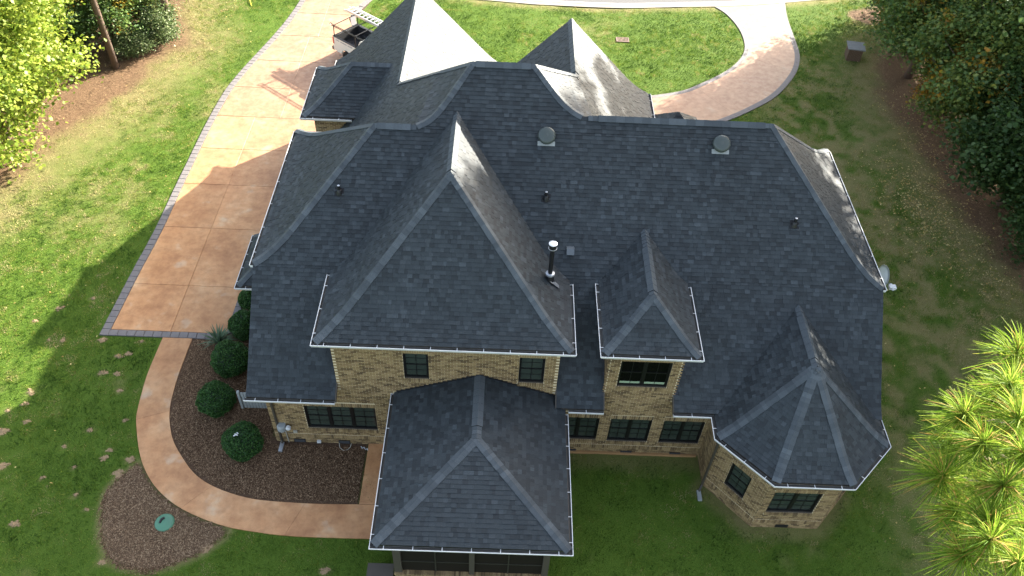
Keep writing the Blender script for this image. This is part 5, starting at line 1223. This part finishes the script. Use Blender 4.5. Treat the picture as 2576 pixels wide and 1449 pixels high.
# rack: posts, side rails, cross bars
for s in (-1, 1):
    m = MB(); y = s*(W2-.06)
    m.tube([(.10, y, 1.40), (.12, y, 2.08)], .028, 8); m.tube([(1.92, y, 1.40), (1.90, y, 2.08)], .028, 8); m.tube([(-.10, y, 2.02), (-.18, y, 2.10), (-.10, y, 2.18), (.1, y, 2.14), (3.6, y, 2.14)], .022, 8); m.tube([(-.05, y, 2.06), (3.6, y, 2.06)], .026, 8); tp(m, 'rack_rail', 'rackpaint')
for x in (.12, 1.15, 1.92, 3.4):
    m = MB(); m.tube([(x, -W2+.06, 2.10), (x, W2+.10, 2.10)], .024, 8); m.tube([(x, W2+.08, 2.08), (x, W2+.10, 2.26)], .016, 6); tp(m, 'rack_crossbar', 'rackpaint')
m = MB()                                                          # illegible lettering on the bed side: one small block per mark
x = .26
for wd in (4, 7, 5):
    for k in range(wd): m.box((x, -W2-.004, 1.235+random.uniform(0, .008)), (x+.055, -W2-.001, 1.315+random.uniform(-.012, .0))); x += .078
    x += .08
tp(m, 'lettering', 'decal')
lad = empty('extension_ladder', truck.location+lft*.82+fwd*-.62+V((0, 0, 2.16)), TA); tag(lad, 'aluminium extension ladder lying on the truck rack', 'ladder')
for y in (-.21, .21, -.25, .25):
    m = MB(); z = 0 if abs(y) < .23 else .10; m.box((-.0 if abs(y) < .23 else .25, y-.018, z), (4.7 if abs(y) < .23 else 4.9, y+.018, z+.085)); m.build('side_rail', MAT['alu'], lad, world=False)
for k in range(15):
    m = MB(); m.tube([(.15+k*.31, -.20, .045), (.15+k*.31, .20, .045)], .02, 8); m.tube([(.28+k*.31, -.24, .145), (.28+k*.31, .24, .145)], .02, 8); m.build('rung', MAT['alu'], lad, world=False)

# ------------------------------------------------------------------ tall pine beside the viewpoint
pine = empty('pine_tree', (6.9, -12.4, 0)); tag(pine, 'sunlit long-needled pine top at the lower right edge', 'tree')
PB_ = V((6.9, -12.4, 0))
m = MB(); m.tube([(0, 0, -.2), (.03, .02, 8), (-.04, .03, 15), (.0, 0, 20.5), (.02, .02, 22.6)], [.24, .20, .15, .08, .03], 10); m.build('trunk', MAT['bark'], pine, world=False, smooth=True)
tufts = [(3.83, -13.33, 22.15), (3.8, -13.6, 22.25), (3.92, -13.33, 21.82), (3.7, -13.62, 21.9), (3.82, -13.88, 22.23), (3.76, -13.81, 21.82), (3.75, -14.03, 22.09), (3.64, -14.2, 22.19), (4.44, -12.75, 22.1), (4.07, -13.44, 22.28), (3.57, -14.2, 22.01), (3.74, -14.33, 22.2), (3.98, -13.71, 22.31), (4.28, -13.0, 21.89), (4.05, -13.97, 21.93), (4.12, -13.5, 21.58), (4.15, -13.15, 22.26)]
tv, tf = [], []; wood = MB(); cnt = 0
def add_tuft(c, axis, n, ln, r_):
    global cnt
    ax = np.array(axis); d = r_.normal(size=(n, 3)); d /= np.linalg.norm(d, axis=1)[:, None]; d = d*1.0+ax*.75; d /= np.linalg.norm(d, axis=1)[:, None]
    L_ = ln*r_.uniform(.7, 1.1, n)[:, None]; base = np.array(c)+ax*r_.uniform(-.14, .06, n)[:, None]; side = np.cross(d, r_.normal(size=(n, 3))); side /= np.linalg.norm(side, axis=1)[:, None]; w = .0029
    mid = base+d*L_*.55; tip = base+d*L_+np.array([0, 0, -.22])*L_
    v = np.stack([base-side*w*.6, base+side*w*.6, mid+side*w, tip+side*w*.35, tip-side*w*.35, mid-side*w], 1).reshape(-1, 3); i = np.arange(n)[:, None]*6+cnt
    tv.append(v); tf.append(np.concatenate([i+np.array([[0, 1, 2, 5]]), i+np.array([[5, 2, 3, 4]])], 0)); cnt += n*6
r_ = np.random.default_rng(77)
hub = V((6.9, -12.4, 20.2))
for i, t in enumerate(tufts):
    t = V(t); s = V((6.9, -12.4, 20.0+r_.uniform(-.6, 1.2))); d = (t-s); mid = s.lerp(t, .55)+V((0, 0, -.12)); wood.tube([s-PB_, mid-PB_, t-PB_+V((0, 0, 0))], [.035, .02, .009], 6)
    ax = (t-mid).normalized()*.5+V((0, 0, .6)); ax.normalize(); add_tuft(t, ax, int(r_.uniform(260, 420)), r_.uniform(.22, .30), r_)
    q = mid.lerp(t, .55)+V((0, 0, -.02)); add_tuft(q, (ax+V((r_.normal()*.3, r_.normal()*.3, -.4))).normalized(), 45, .26, r_)
wood.build('branches', MAT['bark'], pine, world=False)
v = np.concatenate(tv)-np.array([6.9, -12.4, 0]); nd = link(bpy.data.objects.new('needles', np_mesh('needles', v, np.concatenate(tf), MAT['needle']))); nd.parent = pine; nd['kind'] = 'stuff'
